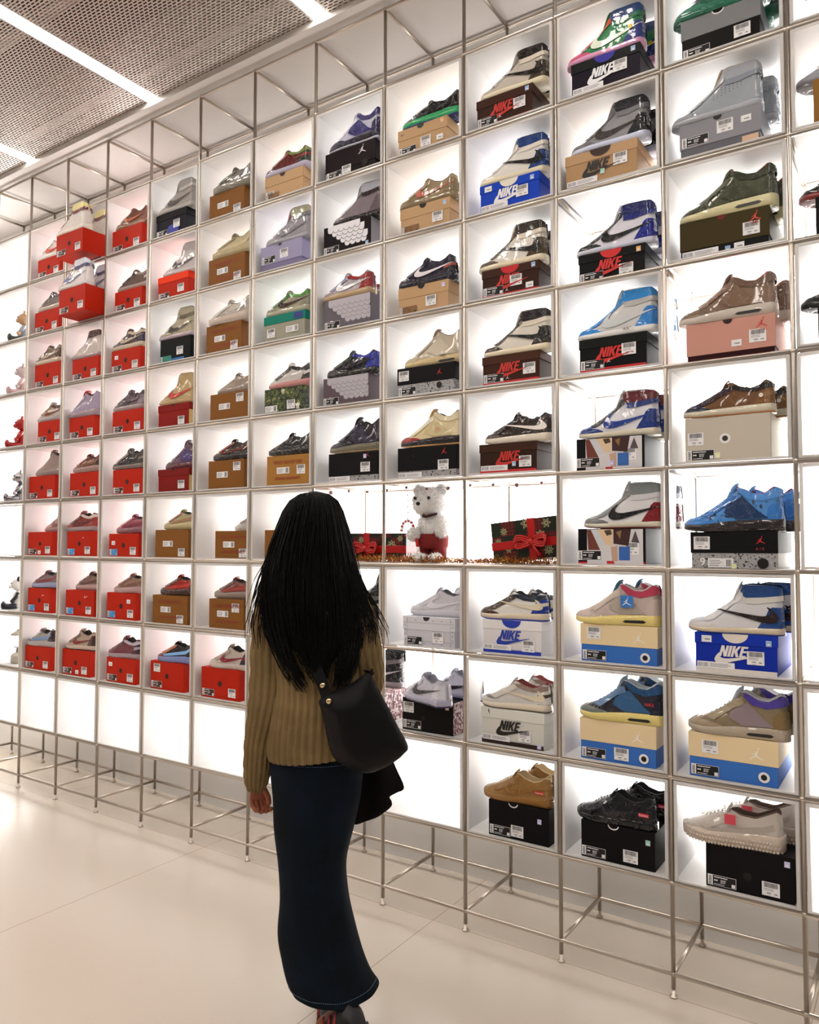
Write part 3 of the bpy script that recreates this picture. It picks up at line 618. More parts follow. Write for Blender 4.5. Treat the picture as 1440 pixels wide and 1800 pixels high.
D_ = {
 (2,1): (orange(), 'orange box mostly behind a jutting orange box', 'low', dict(base='#e8ded8', swoosh='#d4482c', sole='#e9e4df', stay='#c6b2aa'), 'white low trainer with orange swoosh'),
 (2,2): (orange(), 'orange box left of a jutting orange box', 'low', dict(base='#7b706c', sole='#b8a99a', stay='#3d2226', toe='#a2948a', collar='#3d2226'), 'grey low trainer with maroon eyestay'),
 (2,3): (orange(), 'orange box with dark finger hole', 'low', dict(base='#8b7666', sole='#cfc0ae', stay='#5b3a2c', heel='#5b3a2c', toe='#73655c', swoosh='#c9b9a6'), 'brown low trainer with cream sole'),
 (2,4): (orange(), 'orange box with dark finger hole', 'low', dict(base='#c7b9b1', sole='#a79a9c', stay='#8a7f2a', collar='#5a2c1a', swoosh='#8a4a30'), 'pale low trainer with mustard laces'),
 (2,5): (orange(), 'orange box under a plain clog', 'mid', dict(base='#9c8781', sole='#8f7b78', lace=0, air=0), 'plain taupe slip-on shoe'),
 (2,6): (orange(('tag', .42, .07)), 'orange box with purple size label', 'low', dict(base='#c79f9c', sole='#b59496', swoosh='#a06f6f'), 'dusty pink low trainer'),
 (2,7): (orange(('swoosh', .62, .68, .03, '#f3c9c4'), size='sizeB'), 'orange box with blue label and white swoosh', 'run', dict(base='#8f7a80', sole='#9ba0c4', out='#46303a', stay='#7c2430', strap='#8c2a36', collar='#3a2a38'), 'grey and red running shoe'),
 (2,8): (orange(), 'orange box under a silver shoe', 'run', dict(base='#a8a4a4', sole='#b7b1b4', stay='#d9dbe2', strap='#7fa0cf', heel='#3a2d36', toe='#8c8684'), 'silver grey running shoe'),
 (3,1): (orange(), 'orange box jutting out past the rack tubes', 'high', dict(base='#e9e2dc', sole='#efe8df', strap='#7a2230', collar='#e8dc9a', stay='#7a2230', lining='#d7d2b8'), 'white high-top with maroon strap and yellow tongue'),
 (3,2): (orange(), 'orange box jutting out past the rack tubes', 'high', dict(base='#e4dfe0', sole='#d9d3d4', stay='#3b1c2c', toe='#cfc8cc', swoosh='#5d6d9e', strap='#49507e', collar='#dfe3ee'), 'white high-top with navy strap'),
 (3,3): (orange(), 'orange box with dark finger hole', 'high', dict(base='#d6cdc8', sole='#a58e90', stay='#4a2426', toe='#bdaeb0', collar='#4a2426'), 'white high-top with brown throat'),
 (3,4): (orange(), 'orange box with dark finger hole', 'mid', dict(base='#a89cb4', sole='#a08c98', tongue='#c0281e', air=0, stay='#b6abbf'), 'lavender mid-top with red tongue'),
 (3,5): (orange(), 'orange box under a brown runner', 'run', dict(base='#7a4434', sole='#a07d78', stay='#a4532c', heel='#45221f', strap='#8c5a3f'), 'rust brown running shoe'),
 (3,6): (orange(('swoosh', .62, .72, .022, '#f3c9c4'), size='sizeB'), 'orange box with light blue size label', 'low', dict(base='#8e2a22', sole='#a39296', toe='#a5413a', stay='#6c1a18', heel='#a5413a', collar='#d9c9c4', swoosh='#6a1a1a'), 'brick red low trainer with pink-grey sole'),
 (3,7): (orange(('swoosh', .66, .72, .036, '#f3c9c4'), size='sizeB'), 'orange box with blue label and white swoosh', 'run', dict(base='#8a6a5c', sole='#bfa2a0', stay='#5a3428', strap='#6b3a30', heel='#5a2c28'), 'brown nylon running shoe'),
 (3,8): (orange(('tag', .50, .08)), 'orange box with small white tag', 'low', dict(base='#bda796', sole='#cdbcae', swoosh='#8c2a2a', stay='#7a6558', heel='#4a3430', out='#2a2020'), 'tan low trainer with dark red swoosh'),
 (4,1): (orange(), 'orange box under a wrapped brown shoe', 'low', dict(base='#7a4632', sole='#96694a', stay='#93513a', toe='#8a5a3c', swoosh='#c2704a'), 'copper brown low trainer'),
 (4,2): (orange(), 'orange box with dark finger hole', 'low', dict(base='#6a544c', sole='#a8958c', strap='#c9bab2', stay='#3b2528', collar='#8a7a70'), 'dark striped low trainer'),
 (4,3): (orange(('tag', .12, .60)), 'orange box with extra white tag', 'low', dict(base='#4a3836', sole='#c9bda8', toe='#4a3836', swoosh='#c4b7a4', heel='#302a44', collar='#c9bda8'), 'black low trainer with cream midsole'),
 (4,4): (orange(), 'orange box with dark finger hole', 'low', dict(base='#6e5e64', sole='#a08d90', stay='#3e3640', heel='#8c8088', swoosh='#4a3c46', collar='#3e3640'), 'mauve grey low trainer'),
 (4,5): (orange(), 'orange box with dark finger hole', 'low', dict(base='#3a3232', sole='#7f7068', out='#2a2020', stay='#8a7c74', strap='#8f8278', toe='#4c4240'), 'black low trainer with grey lines'),
 (4,6): (orange(('tag', .10, .52), size='sizeB'), 'orange box with light blue size label', 'run', dict(base='#a8506a', sole='#8c5a66', stay='#c8788a', strap='#8a2f4a', heel='#4a2b30', toe='#b9687c'), 'pink running shoe with loop laces'),
 (4,7): (orange(('tag', .70, .62), size='sizeB'), 'orange box with dark blue size label', 'run', dict(base='#a0806c', sole='#b8989a', stay='#7a3a30', strap='#84584a'), 'tan running shoe with red throat'),
 (4,8): (orange(('tag', .08, .64)), 'orange box with white tag top left', 'low', dict(base='#7c3a48', sole='#a6979f', stay='#5a2838', strap='#b2a6b8', toe='#8a3848', collar='#c9bccc', heel='#4a2838'), 'metallic maroon low trainer'),
 (5,1): (dict(body='#1d1a28', lid='#15121c', lf=.72, d=[('patch', [(.4,.03),(.75,.03),(.75,.5),(.4,.4)], '#2e3a9a'), ('size', .02, .05), ('price', .58, .28)]), 'black lidded box with blue print', 'high', dict(base='#a19c9a', sole='#b1acaa', stay='#8c8583', strap='#bdb8b6', toe='#b1acaa', swoosh='#5d5856'), 'light grey high-top'),
 (5,2): (dict(body=OR, lid='#f04a20', lf=.72, d=[('sizeO', .03, .05), ('price', .66, .20)]), 'orange box with separate orange lid', 'high', dict(base='#c9c3c4', sole='#cdc8cc', swoosh='#4b464a', collar='#b9b3b6'), 'pale grey high-top with thin dark swoosh'),
 (5,3): (dict(body='#0d1012', d=[('sizeG', .02, .04), ('patch', [(.36,.02),(.80,.02),(.80,.16),(.36,.16)], '#1f6fae'), ('price', .55, .28)]), 'black box with teal label', 'high', dict(base='#b4aa90', sole='#b9a9b4', stay='#8f8468', toe='#aa9f86', swoosh='#4a4436', strap='#6f6650'), 'beige high-top with lilac sole'),
 (5,4): (dict(body='#96201a', lid='#8f1d18', lf=.70, side=card('#d9c48a'), d=[('semi', .5, .012, '#3a0f0c'), ('price', .66, .08)]), 'dark red lidded box with cream side', 'high', dict(base='#bfa878', sole='#b79a6c', swoosh='#c8351e', stay='#c7b48a', lining='#8a7a50'), 'sand high-top with bold red swoosh'),
 (5,5): (dict(body='#8c1f1c', lid='#86201c', lf=.70, side=card('#d9c48a'), d=[('semi', .5, .012, '#3a0f0c'), ('price', .66, .14)]), 'dark red lidded box with cream side', 'mid', dict(base='#7c6070', sole='#6a2a34', stay='#8a6470', toe='#6d4650', strap='#5d4a86', air=0), 'plum mid-top with purple panel'),
 (5,6): (yz(0), 'brown cardboard box with purple-grey label', 'run', dict(base='#b9b083', sole='#c8bb90', stay='#a0543e', toe='#cfc6a0', strap='#b08a66'), 'pale yellow low runner'),
 (5,7): (yz(), 'brown cardboard box with red lettering', 'run', dict(base='#a8281c', sole='#4a2c28', strap='#c23a2a', stay='#5c1c18', heel='#3a2020', toe='#55302a'), 'red and black running shoe'),
 (5,8): (orange(pr=(.10, .62)), 'orange box with price sticker top left', 'run', dict(base='#2c2428', sole='#7f8fc4', strap='#8fc0f0', toe='#7a3a3a', stay='#b0663e', heel='#221a20'), 'black running shoe with sky blue flash'),
 (6,1): (yz(0), 'brown cardboard box with small top tag', 'chunk', dict(base='#7d7670', sole='#8a8478', stay='#5c6a4a', strap='#5a554f', toe='#6a645c', heel='#5a554f', tongue='#6f6962'), 'grey chunky running shoe'),
 (6,2): (yz(), 'brown cardboard box with red lettering', 'chunk', dict(base='#c8bc98', sole='#b8ab86', stay='#a99c78', strap='#d8cca8', tongue='#8f8468'), 'cream foam chunky shoe'),
 (6,3): (yz(), 'brown cardboard box with red lettering', 'chunk', dict(base='#cfc9c2', sole='#c7b8ae', stay='#e0dcd6', strap='#a9a39c', tongue='#bdb8b2', heel='#b2aca4'), 'white chunky mesh shoe'),
 (6,4): (yz(0, pr=(.70, .62)), 'brown box with price sticker top right', 'run', dict(base='#a5968a', sole='#9a8a80', lace=0), 'plain taupe knit runner'),
 (6,5): (yz(0, pr=(.70, .62)), 'brown box with price sticker top right', 'run', dict(base='#3c2d28', sole='#2a2224', stay='#a03a26', strap='#6a2f24', toe='#6d6050'), 'black low runner with red stripe'),
 (6,6): (yz(), 'brown cardboard box with dark red lettering', 'run', dict(base='#d6d2cc', sole='#cfcac2', stay='#8a6f56'), 'white low runner'),
 (6,7): (yz(pr=(.66, .58)), 'brown cardboard box with red lettering', 'run', dict(base='#8c4a42', sole='#9a8c84', strap='#b04a40', stay='#6a5048', toe='#9a8c80'), 'grey and red running shoe'),
 (6,8): (orange(), 'orange box beside the woman', 'low', dict(base='#c8bcb2', sole='#c7bab4', swoosh='#8f2638', stay='#b3a79c', heel='#3e2a44', toe='#d6ccc4', strap='#8f2638', tongue='#a9a08e'), 'cream low trainer with maroon swoosh'),
 (7,1): (kraft(pr=(.03, .05), size='sizeK'), 'tan lidded box', 'low', dict(base='#6a2424', sole='#b9b3c8', toe='#2c3458', stay='#a05a5a', heel='#2a3a2a', collar='#7c8a4a', strap='#8a1c1c'), 'multicolour red and navy low trainer'),
 (7,2): (dict(body='#8a84a4', lid='#a9a5c4', lf=.30, d=[('semi', .48, .012, '#2a2838'), ('size', .03, .34), ('price', .48, .42)]), 'lilac grey lidded box', 'high', dict(base='#a09ea6', sole='#a3a1aa', stay='#8a3040', collar='#b0ae94', toe='#b2b0b8', strap='#7f8088', swoosh='#8c8a94'), 'grey high-top with red lace panel'),
 (7,3): (dict(body='#aaa99a', lid='#1f8c7c', lf=.68, d=[('price', .08, .18), ('patch', [(.74,.72),(.96,.72),(.96,.96),(.74,.96)], '#2e3c8a'), ('yz', .55, .26)]), 'grey box with teal lid', 'low', dict(base='#a9a690', sole='#b5b09c', toe='#8f8a78', swoosh='#43202a', stay='#4a8c3a', heel='#9a9684', collar='#5a9a44', lace='#5ab03a'), 'stone low trainer with green laces'),
 (7,4): (dict(body=mat('#59692f', .5, kind='camo'), d=[('yz', .02, .08), ('price', .60, .12), ('trefoil', .50, .82, .030, '#cfd0b0'), ('trefoil', .88, .18, .034, '#f0f0e6')]), 'green camouflage box with white trefoil', 'low', dict(base='#c9c4bf', sole='#c48a88', collar='#221a1e', strap='#dcd6d4', stay='#2a1d22', heel='#221a1e', lining='#e8e4e4'), 'black and white shell-toe trainer with pink sole'),
 (7,5): (yz(pr=(.70, .36), body='#b08346'), 'golden brown cardboard box with red lettering', 'run', dict(base='#1c1518', sole='#201a18', lace='#2a2022'), 'black glossy runner'),
 (7,6): (yz(0), 'brown cardboard box half behind hair', 'run', dict(base='#c0b49a', sole='#b9ae96'), 'beige runner'),
 (8,1): (dict(body='#1c0c14', lid='#200e17', lf=.30, d=[('size', .02, .04), ('price', .34, .07), ('jump', .68, .62, .040, '#f2e9ef'), ('hole', .80, .28, .016, '#0d0509')]), 'black-maroon box with white figure emblem', 'mid', dict(base='#c6c7d9', sole='#1c1638', out='#c9cada', strap='#3a3478', heel='#2c245a', toe='#2a2450', stay='#e4e4f0', collar='#3a3478', tongue='#b9bad0'), 'white and navy mid-top'),
 (8,2): (dict(body='#120c12', side=card('#b6b4bc'), d=[('wing', '#ecebf2', '#120c12', 0), ('semi', .45, .013, '#120c12'), ('size', .01, .05), ('price', .68, .36), ('sq', .90, .06)]), 'black box with white feather print', 'high', dict(base='#8c8288', sole='#1e0f1a', collar='#b9bcc8', stay='#9a9aa6', heel='#6a5f66', strap='#2a1220', lining='#3a2a38'), 'grey high-top with dark sole'),
 (8,3): (dict(body='#77717a', d=[('wing', '#bcb8c2', '#8a858e', 1), ('semi', .46, .014, '#5a3a2c'), ('patch', [(.10,.22),(.14,.32),(.2,.3),(.24,.2)], '#f3f3f3'), ('size', .01, .04), ('price', .68, .40)]), 'grey box with pale feather print', 'low', dict(base='#bdb6bc', sole='#c0a886', toe='#9a8f8c', heel='#9c1820', collar='#9c1820', stay='#a5a2c0', swoosh='#f0ecee', out='#a48c66'), 'white low sneaker with red heel'),
 (8,4): (dict(body='#6f6068', d=[('wing', '#b7b3bd', '#858089', 1), ('semi', .46, .014, '#4a2c28'), ('patch', [(.11,.22),(.15,.32),(.21,.3),(.25,.2)], '#f3f3f3'), ('size', .01, .04), ('price', .68, .34)]), 'grey box with pale feather print', 'low', dict(base='#1f1c26', sole='#2a2420', heel='#1b34a0', collar='#1b34a0', stay='#1c2a20', toe='#3a3230', swoosh='#2c2830', lace='#1a2a1c'), 'black low sneaker with royal blue heel'),
 (8,5): (cement(ex=[('strip', .01, .04), ('sqv', .72, .78)], pr=(.66, .32), jp=(.76, .80), lf=.22, jc='#8c1f22'), 'black-lidded speckled box', 'mid', dict(base='#26202e', sole='#7a7460', out='#94805c', toe='#2c2434', stay='#38304a', strap='#3a334a', air=0), 'black mid-top with khaki toe sole'),
 (9,1): (kraft('#2a3a2a', ex=[('sqo', .88, .80), ('tag', .80, .20), ('swoosh', .06, .78, .022, '#1f1a16')], pr=(.47, .14), size='size'), 'tan lidded box with small dark swoosh', 'run', dict(base='#23282a', sole='#23b06e', out='#22367c', toe='#4a5050', stay='#3c4444', strap='#161a1c', heel='#101214', collar='#3a4648'), 'black runner with bright green midsole'),
 (9,2): (kraft('#241a12', ex=[('sq', .88, .76)], pr=(.66, .22)), 'tan lidded box with brown label', 'low', dict(base='#9a8868', sole='#8f7d5c', swoosh='#c8705c', stay='#a8977a', heel='#8a7858', toe='#8f7d60'), 'khaki low sneaker with pink swoosh'),
 (9,3): (kraft('#17140f', ex=[('sqv', .88, .76)], pr=(.56, .20)), 'tan lidded box with speckled label', 'low', dict(base='#1c1638', sole='#18142c', swoosh='#f1ecf2', heel='#140f26', stay='#241d44', strap='#b85a4a', toe='#1c1638'), 'navy patent low sneaker with white swoosh'),
 (9,4): (cement(ex=[('size', .02, .05), ('hole', .74, .27, .013, '#241b1c')], pr=(.02, .55), jp=(.70, .62)), 'black-lidded speckled box with red emblem', 'mid', dict(base='#cfc3b0', sole='#dcc79a', stay='#bdb2a0', strap='#d9cfbd', toe='#c9b998', heel='#c5b9a6', tongue='#a08674', mark=('"AIR"', .62, .10, .05, '#191514')), 'cream mid-top with black word on sole'),
 (9,5): (cement(ex=[('strip', .01, .03)], pr=(.70, .22), jp=(.76, .72), lf=.24), 'black-lidded speckled box with red emblem', 'mid', dict(base='#e6d7ae', sole='#2a1c2a', out='#c9a066', toe='#a31f22', heel='#e9ddb8', strap='#d8c9a0', collar='#efe5c6', tongue='#d9b27a', stay='#efe8d4', lace='#b3262c', mark=('23', .62, .20, .06, '#c03a2c')), 'cream mid-top with red number 23'),
 (9,7): (dict(body='#d3d3dc', lid='#dcdce4', lf=.55, d=[('dots', '#4e4e5c'), ('semi', .46, .016, '#23202a'), ('size', .02, .04), ('price', .58, .14)]), 'white studded-pattern box', 'low', dict(base='#dcdbe2', sole='#d3d2da', toe='#d3d2d8', stay='#cfced6', swoosh='#e9e8ee', heel='#cfced6', lining='#6a6468'), 'all-white low sneaker'),
 (9,8): (dict(body='#121013', side=mat('#a8757a', .6, kind='speck'), d=[('price', .02, .55), ('size', .02, .06), ('sqo', .86, .78), ('hole', .42, .42, .010, '#050505')]), 'black box with speckled red side', 'low', dict(base='#c9c9d8', sole='#b6b6cc', swoosh='#1f1a2c', out='#2d2858', heel='#dcdce6', stay='#bfbfd0', lining='#8a8a98'), 'white low sneaker with black swoosh'),
 (10,1): (j1('#432a20', '#4a2f25', '#c62a22', pr=(.67, .34), ex=[('sq', .88, .80), ('jump', .40, .22, .014, '#eeeeee')]), 'dark brown box with red logo', 'high', dict(base='#cfc8bd', box='#9c9690', sole='#ece2c8', stay='#8f8a86', collar='#262022', strap='#e9e1d2', heel='#4a4032', toe='#cfc8bd', swoosh='#241e1e', rev=1, lining='#1c1718'), 'brown high-top with reversed black swoosh'),
 (10,2): (j1('#1f4fc4', '#1f4fc4', '#f0f0f4', '#ece6d6', 'strip', (.62, .30), None, [('sq', .86, .76), ('tag', .08, .74)]), 'royal blue box with white logo', 'high', dict(base='#e9e6e0', sole='#ebe2c8', stay='#e6e2da', collar='#1c4a8c', heel='#1c4686', toe='#e8e2d4', strap='#ebe6de', swoosh='#14161c', rev=1, lining='#16223c'), 'white and blue high-top with black swoosh'),
 (10,3): (j1('#432a20', '#4a2f25', '#c62a22', '#c8202a', pr=(.50, .30), ex=[('sq', .88, .80), ('tag', .78, .14), ('jump', .42, .16, .014, '#eee')]), 'dark brown box with red semicircle', 'high', dict(base='#e8e3da', sole='#ece2c8', stay='#5a4a3e', collar='#33241f', strap='#e9e1d2', heel='#4c3f26', toe='#6a5a4c', swoosh='#1b1c22', rev=1, lining='#1c1718'), 'brown and white high-top with black swoosh'),
 (10,4): (j1('#4a2e21', '#563628', '#c62a22', pr=(.72, .26), ex=[('jump', .42, .16, .014, '#eee')]), 'dark brown box with red logo, plain lid', 'high', dict(base='#e4dfd4', sole='#ece2c8', stay='#3c2c26', collar='#1f1a1e', strap='#e9e1d2', heel='#33271f', toe='#4a3a30', swoosh='#1b1c22', rev=1, lining='#14110f'), 'dark brown and white high-top'),
 (10,5): (j1('#3f2a20', '#4a3023', '#c62a22', None, 'strip', (.70, .18), ex=[('sq', .58, .22)], nx=.30), 'dark brown box with blue square sticker', 'low', dict(base='#3c2f2a', sole='#e9e0d2', stay='#2b2220', collar='#33241f', heel='#3a2821', toe='#5c5048', swoosh='#efe9e2', rev=1, lining='#1c1718'), 'dark brown low sneaker with white swoosh'),
 (10,7): (j1('#e6e4e6', '#efedee', '#1d3aa8', '#1c38b0', 'strip', (.68, .10), '#1c38b0'), 'white box with blue logo', 'low', dict(base='#e9e6e2', sole='#e2d6bf', out='#1c38a8', box='#5a3f33', toe='#4c3429', stay='#4a3a30', heel='#1c3fa4', collar='#2c3a4c', strap='#e2dccb', swoosh='#e2d9c2', rev=1, lace='#f0eee8', lining='#3c3a44'), 'white and brown low sneaker with blue heel'),
 (10,8): (j1('#dcdcd6', '#e4e4de', '#1c1614', None, 'strip', (.60, .16), '#2a1512', [('sqv', .90, .03), ('patch', [(.12,.99),(.14,.80),(.11,.9)], '#1c1614')]), 'off-white box with black logo', 'low', dict(base='#d9d6d2', sole='#e6dccb', toe='#d6d1cc', box='#8c8784', stay='#cfcac4', heel='#e3e0dc', strap='#5a4c42', swoosh='#e4d9c2', rev=1, collar='#a08c84', out='#6a5a50', lining='#8f4a48'), 'off-white low sneaker with cream swoosh'),
 (10,9): (dict(body='#121014', d=[('arc', .42, .020), ('size', .02, .05), ('price', .38, .08), ('sqv', .82, .58)]), 'black box under the wheat sneaker', 'low', dict(base='#a8824e', sole='#a0763f', toe='#ac8652', stay='#a17b48', heel='#a8824e', swoosh='#9d7540', lining='#c9b28a', mark=('patch', .80, .17, .03, '#d8352c')), 'wheat brown low sneaker with red heel tab'),
 (11,1): (j1('#1d1426', '#1b1c20', '#f0f0f4', '#2c2a9c', 'strip', (.62, .38), None, [('sq', .88, .80)]), 'black box with white logo and purple semicircle', 'high', dict(base='#2c8c58', sole='#e0a6cc', toe='#d5668c', box='#e08a7c', stay='#d8604e', collar='#234f86', strap='#2a7a5c', heel='#2a3f88', swoosh='#e9f4e4', lining='#2a2a5c', tongue='#2f7a3c', mark=('dot', .86, .24, .026, '#f0d020')), 'rainbow tie-dye high-top with pink sole'),
 (11,2): (j1('#bd9c78', '#c6a682', '#171316', '#3a2a22', 'strip', (.68, .40), None, [('sqg', .50, .26), ('band', 0, .07, '#2a1a14')]), 'tan box with black logo', 'high', dict(base='#9c9ca0', sole='#d6dcf2', stay='#6f6f74', collar='#1d1e2c', strap='#85868c', heel='#1b1c26', toe='#7c7c82', swoosh='#3c3836', lining='#15151c'), 'grey and black high-top'),
 (11,3): (j1('#151217', '#1a181b', '#d22a26', '#d22a2a', 'size', (.62, .12), None, [('sqo', .88, .76)]), 'black box with red logo and semicircle', 'high', dict(base='#e4e4ee', sole='#d3d6e6', stay='#1c201c', collar='#16236c', strap='#1c2c84', heel='#1a2c98', toe='#2a3430', box='#26302a', swoosh='#14161a', lining='#101430'), 'white, black and royal blue high-top'),
 (11,4): (j1('#151217', '#1c1e1c', '#d22a26', None, 'size', (.64, .40), '#c8202a', [('jump', .42, .24, .014, '#eee')]), 'black box with red logo and red base', 'high', dict(base='#dcdcdc', sole='#eaeaea', toe='#2f8fd8', box='#3f9fe0', stay='#2f8fd8', collar='#2f96dc', heel='#2a8cd6', strap='#c6c6c4', swoosh='#d7dcdf', lace='#3a7fb0', lining='#d9d9d4', mark=('"AIR"', .60, .045, .052, '#161616')), 'powder blue high-top with black word on sole'),
 (11,5): (dict(body='#17151a', side=card('#8c9094'), d=CPAT+[('size', .0, .12), ('sqv', .50, .14), ('price', .68, .28)]), 'collage-print box with pale blue sticker', 'high', dict(base='#e4e4ea', sole='#ded8c6', toe='#1f3f86', box='#24489a', stay='#3c3c3c', heel='#1e3f8c', collar='#6a1422', strap='#1f3f86', swoosh='#23489c', lining='#3a1018', lace='#55565c'), 'blue and white high-top with burgundy collar'),
 (11,6): (dict(body='#17151a', side=card('#8c9094'), d=CPAT+[('size', .0, .12), ('band', 0, .07, '#c8202a'), ('price', .70, .28)]), 'collage-print box with red base stripe', 'high', dict(base='#e6e6ea', sole='#dcd6c4', out='#7a1c20', toe='#7d7f80', box='#8d8f90', stay='#8a8c8c', heel='#8c1c22', collar='#8e9496', strap='#dcdce0', swoosh='#1d191c', lining='#6c7072'), 'white high-top with deep red heel'),
 (11,7): (union_(('price', .08, .60)), 'cream-lidded blue box with sticker left', 'mid', dict(base='#cdbdb8', sole='#ead990', stay='#cfc4b8', strap='#b9aea4', toe='#d2c5bd', collar='#c64a68', heel='#cfc0ba', tongue='#2f6f8c', lace='#d8506a', lining='#e6e4e8', hang=(.66, .28, .022, '#3a7fd0', '#dfeaf6')), 'pale pink mid-top with yellow sole'),
 (11,8): (union_(('price', .46, .08),), 'cream-lidded blue box with sticker centred', 'mid', dict(base='#35343f', sole='#ead990', stay='#6a8ab0', strap='#3c6a96', toe='#7d8580', collar='#2a5a8a', heel='#1c2238', tongue='#9ab0c4', lining='#dfe6ee', mark=('NIKE', .80, .22, .05, '#e0384a')), 'black and teal mid-top with yellow sole'),
 (11,9): (dict(body='#121014', d=[('arc', .45, .020), ('size', .01, .05), ('price', .58, .10), ('sqg', .88, .66)]), 'black box under glossy black sneakers', 'low', dict(base='#17151c', sole='#120f14', toe='#1b1820', stay='#1f1d26', heel='#15131a', swoosh='#22202a', lining='#0e0d12', mark=('patch', .82, .17, .03, '#d8354c')), 'glossy black low sneaker with red heel tab'),
 (12,1): (dict(body='#14100f', lid='#8d8f92', lf=.52, d=[('arc', .48, .020), ('size', .02, .03), ('price', .68, .16)]), 'black box with grey lid', 'mid', dict(base='#2c6a58', sole='#2a7a62', stay='#243a5c', strap='#1f3556', toe='#3d8c74', air=0), 'teal and navy shoe cut by the frame'),
 (12,2): (dict(body='#75757c', lid='#9b9ba2', lf=.30, d=[('semi', .48, .014, '#26241f'), ('size', .02, .34), ('price', .47, .50), ('tag', .77, .62), ('patch', [(.78,.02),(.98,.02),(.98,.24),(.78,.24)], '#d9b79a')]), 'grey lidded box with small white tag', 'high', dict(base='#a7adb6', sole='#b4b8bf', stay='#bfc3c9', toe='#a0a6b0', collar='#b0b5bd', heel='#a9afb8', strap='#98a0ab', tongue='#c9b99a', lining='#b9a98c', lace='#c0384a', perf=1), 'pale grey perforated high-top'),
 (12,3): (dict(body='#17191d', lid='#4a4022', lf=.24, d=[('semi', .48, .014, '#7a1c1a'), ('jump', .80, .66, .034, '#e04a3a'), ('text', 'AIR', .82, .60, .014, '#a8362c'), ('strip', .02, .04), ('sq', .52, .02), ('tag', .62, .03), ('price', .72, .34)]), 'olive lidded box with coral emblem', 'mid', dict(base='#555a44', sole='#ddd7ae', toe='#4c513e', stay='#5f644c', strap='#4a4f3a', collar='#3e4434', heel='#4c513e', tongue='#50553f', lining='#c2523c', air=1), 'olive mid-top with cream sole'),
 (12,4): (dict(body='#3a1018', lid='#d3a295', lf=.14, d=[('semi', .48, .015, '#2a0f12'), ('jump', .80, .66, .034, '#d23c3c'), ('text', 'AIR', .84, .58, .014, '#c88278'), ('tag', .52, .26), ('price', .72, .30)]), 'salmon pink lidded box', 'mid', dict(base='#8c7462', sole='#cfc6bc', toe='#84705c', stay='#93796a', strap='#8a705e', collar='#7c6454', heel='#8c7462', tongue='#6c5546', lining='#e8746a', lace='#a58d7c'), 'mocha brown mid-top with coral lining'),
 (12,5): (dict(body='#cfc8bb', side=card('#e8e4d4'), d=[('ring', .48, .50, .017, '#3a3226'), ('price', .03, .38), ('size', .02, .04), ('sqy', .36, .07), ('lines0', 0, 0)][:-1]), 'stone grey box with yellow sticker', 'low', dict(base='#7a5636', sole='#d9d3bf', out='#b07a4c', toe='#1f2a44', box='#26345a', stay='#3a2230', collar='#2c2424', heel='#8a6238', strap='#94703f', lining='#1f1a1c', mark=('dot', .88, .20, .024, '#e9e6de')), 'patchwork brown and navy low sneaker'),
 (12,6): (dict(cement(ex=[('hole', .84, .15, .017, '#100d0c'), ('text', '9', .10, .08, .036, '#f4f4f4'), ('yz', .20, .03), ('text', 'A I R', .76, .50, .013, '#8c3030'), ('sqy', .48, -.02)], pr=(.03, .52), jp=(.77, .66)), side=card('#c9c6c2')), 'black-lidded speckled box with large number 9', 'mid', dict(base='#3f86cf', mat=mat('#4088d0', .5, 0, .6, 'splat'), sole='#332a2c', out='#2a2122', toe='#4a90d8', stay='#3f7fc4', strap='#24406c', collar='#5a9ce0', heel='#3f84cc', tongue='#6ba6dd', lining='#b02a4a'), 'bright blue splatter mid-top'),
 (12,7): (j1('#1c3cae', '#1f42b8', '#e9e4e2', '#e6dcd2', 'strip', (.64, .26), '#e6e0da', [('sq', .87, .74), ('tag', .08, .76)]), 'deep blue box with white logo', 'high', dict(base='#dedee2', sole='#d8cbb2', out='#27408c', toe='#d9d6d4', box='#d6d8de', stay='#dcdcdc', collar='#1f4f8c', heel='#1d4e8e', strap='#dcdad6', swoosh='#2c1c1e', rev=1, lace='#22222a', lining='#1f3450'), 'white high-top with blue collar, black swoosh'),
 (12,8): (union_(('price', .15, .56)), 'cream-lidded blue box, lower right', 'mid', dict(base='#94846c', sole='#b8ac9c', stay='#a89a80', strap='#9a8a90', toe='#a89880', collar='#5a4aa8', heel='#8f7a52', tongue='#b9c4d4', lining='#e2e0e2', lace='#4aa0cc'), 'taupe mid-top with purple collar'),
 (12,9): (dict(body='#141014', d=[('hole', .48, .40, .013, '#060506'), ('size', .02, .04), ('price', .64, .08), ('sqv', .89, .78)]), 'black box under knobbly cream shoes', 'chunk', dict(base='#cfc7bf', sole='#cdbfb2', stay='#c6bdb6', strap='#b9b0a8', lining='#5c4a40', toe='#d6cdc4', tongue='#cfc7bf', lace='#c9bfb6', knobs=1, hang=(.50, .28, .017, '#d8485a', None)), 'cream knobbly-soled low shoe'),
}
for k_, v_ in {(10,1): .052, (10,4): .066, (10,5): .070, (11,2): .045, (10,3): .045, (10,2): .05}.items(): GEO[k_] = GEO[k_][:3]+(v_,)
PAIR = {(3,1), (3,2), (7,3), (8,2), (8,3), (9,3), (9,7), (9,8), (10,1), (10,2), (10,3), (10,5), (10,7), (10,8), (10,9), (11,1), (11,2), (11,3), (11,4), (11,5), (11,6), (11,7), (11,8), (11,9), (12,2), (12,3), (12,4), (12,5), (12,6), (12,7), (12,8), (12,9), (9,5), (12,1)}
LOW = {(11, 3): (.118, -.008), (12, 6): (.122, .007), (11, 5): (.120, .004), (12, 4): (.127, .010)}
LEN = {'high': .295, 'mid': .31, 'low': .288, 'run': .295, 'chunk': .31}
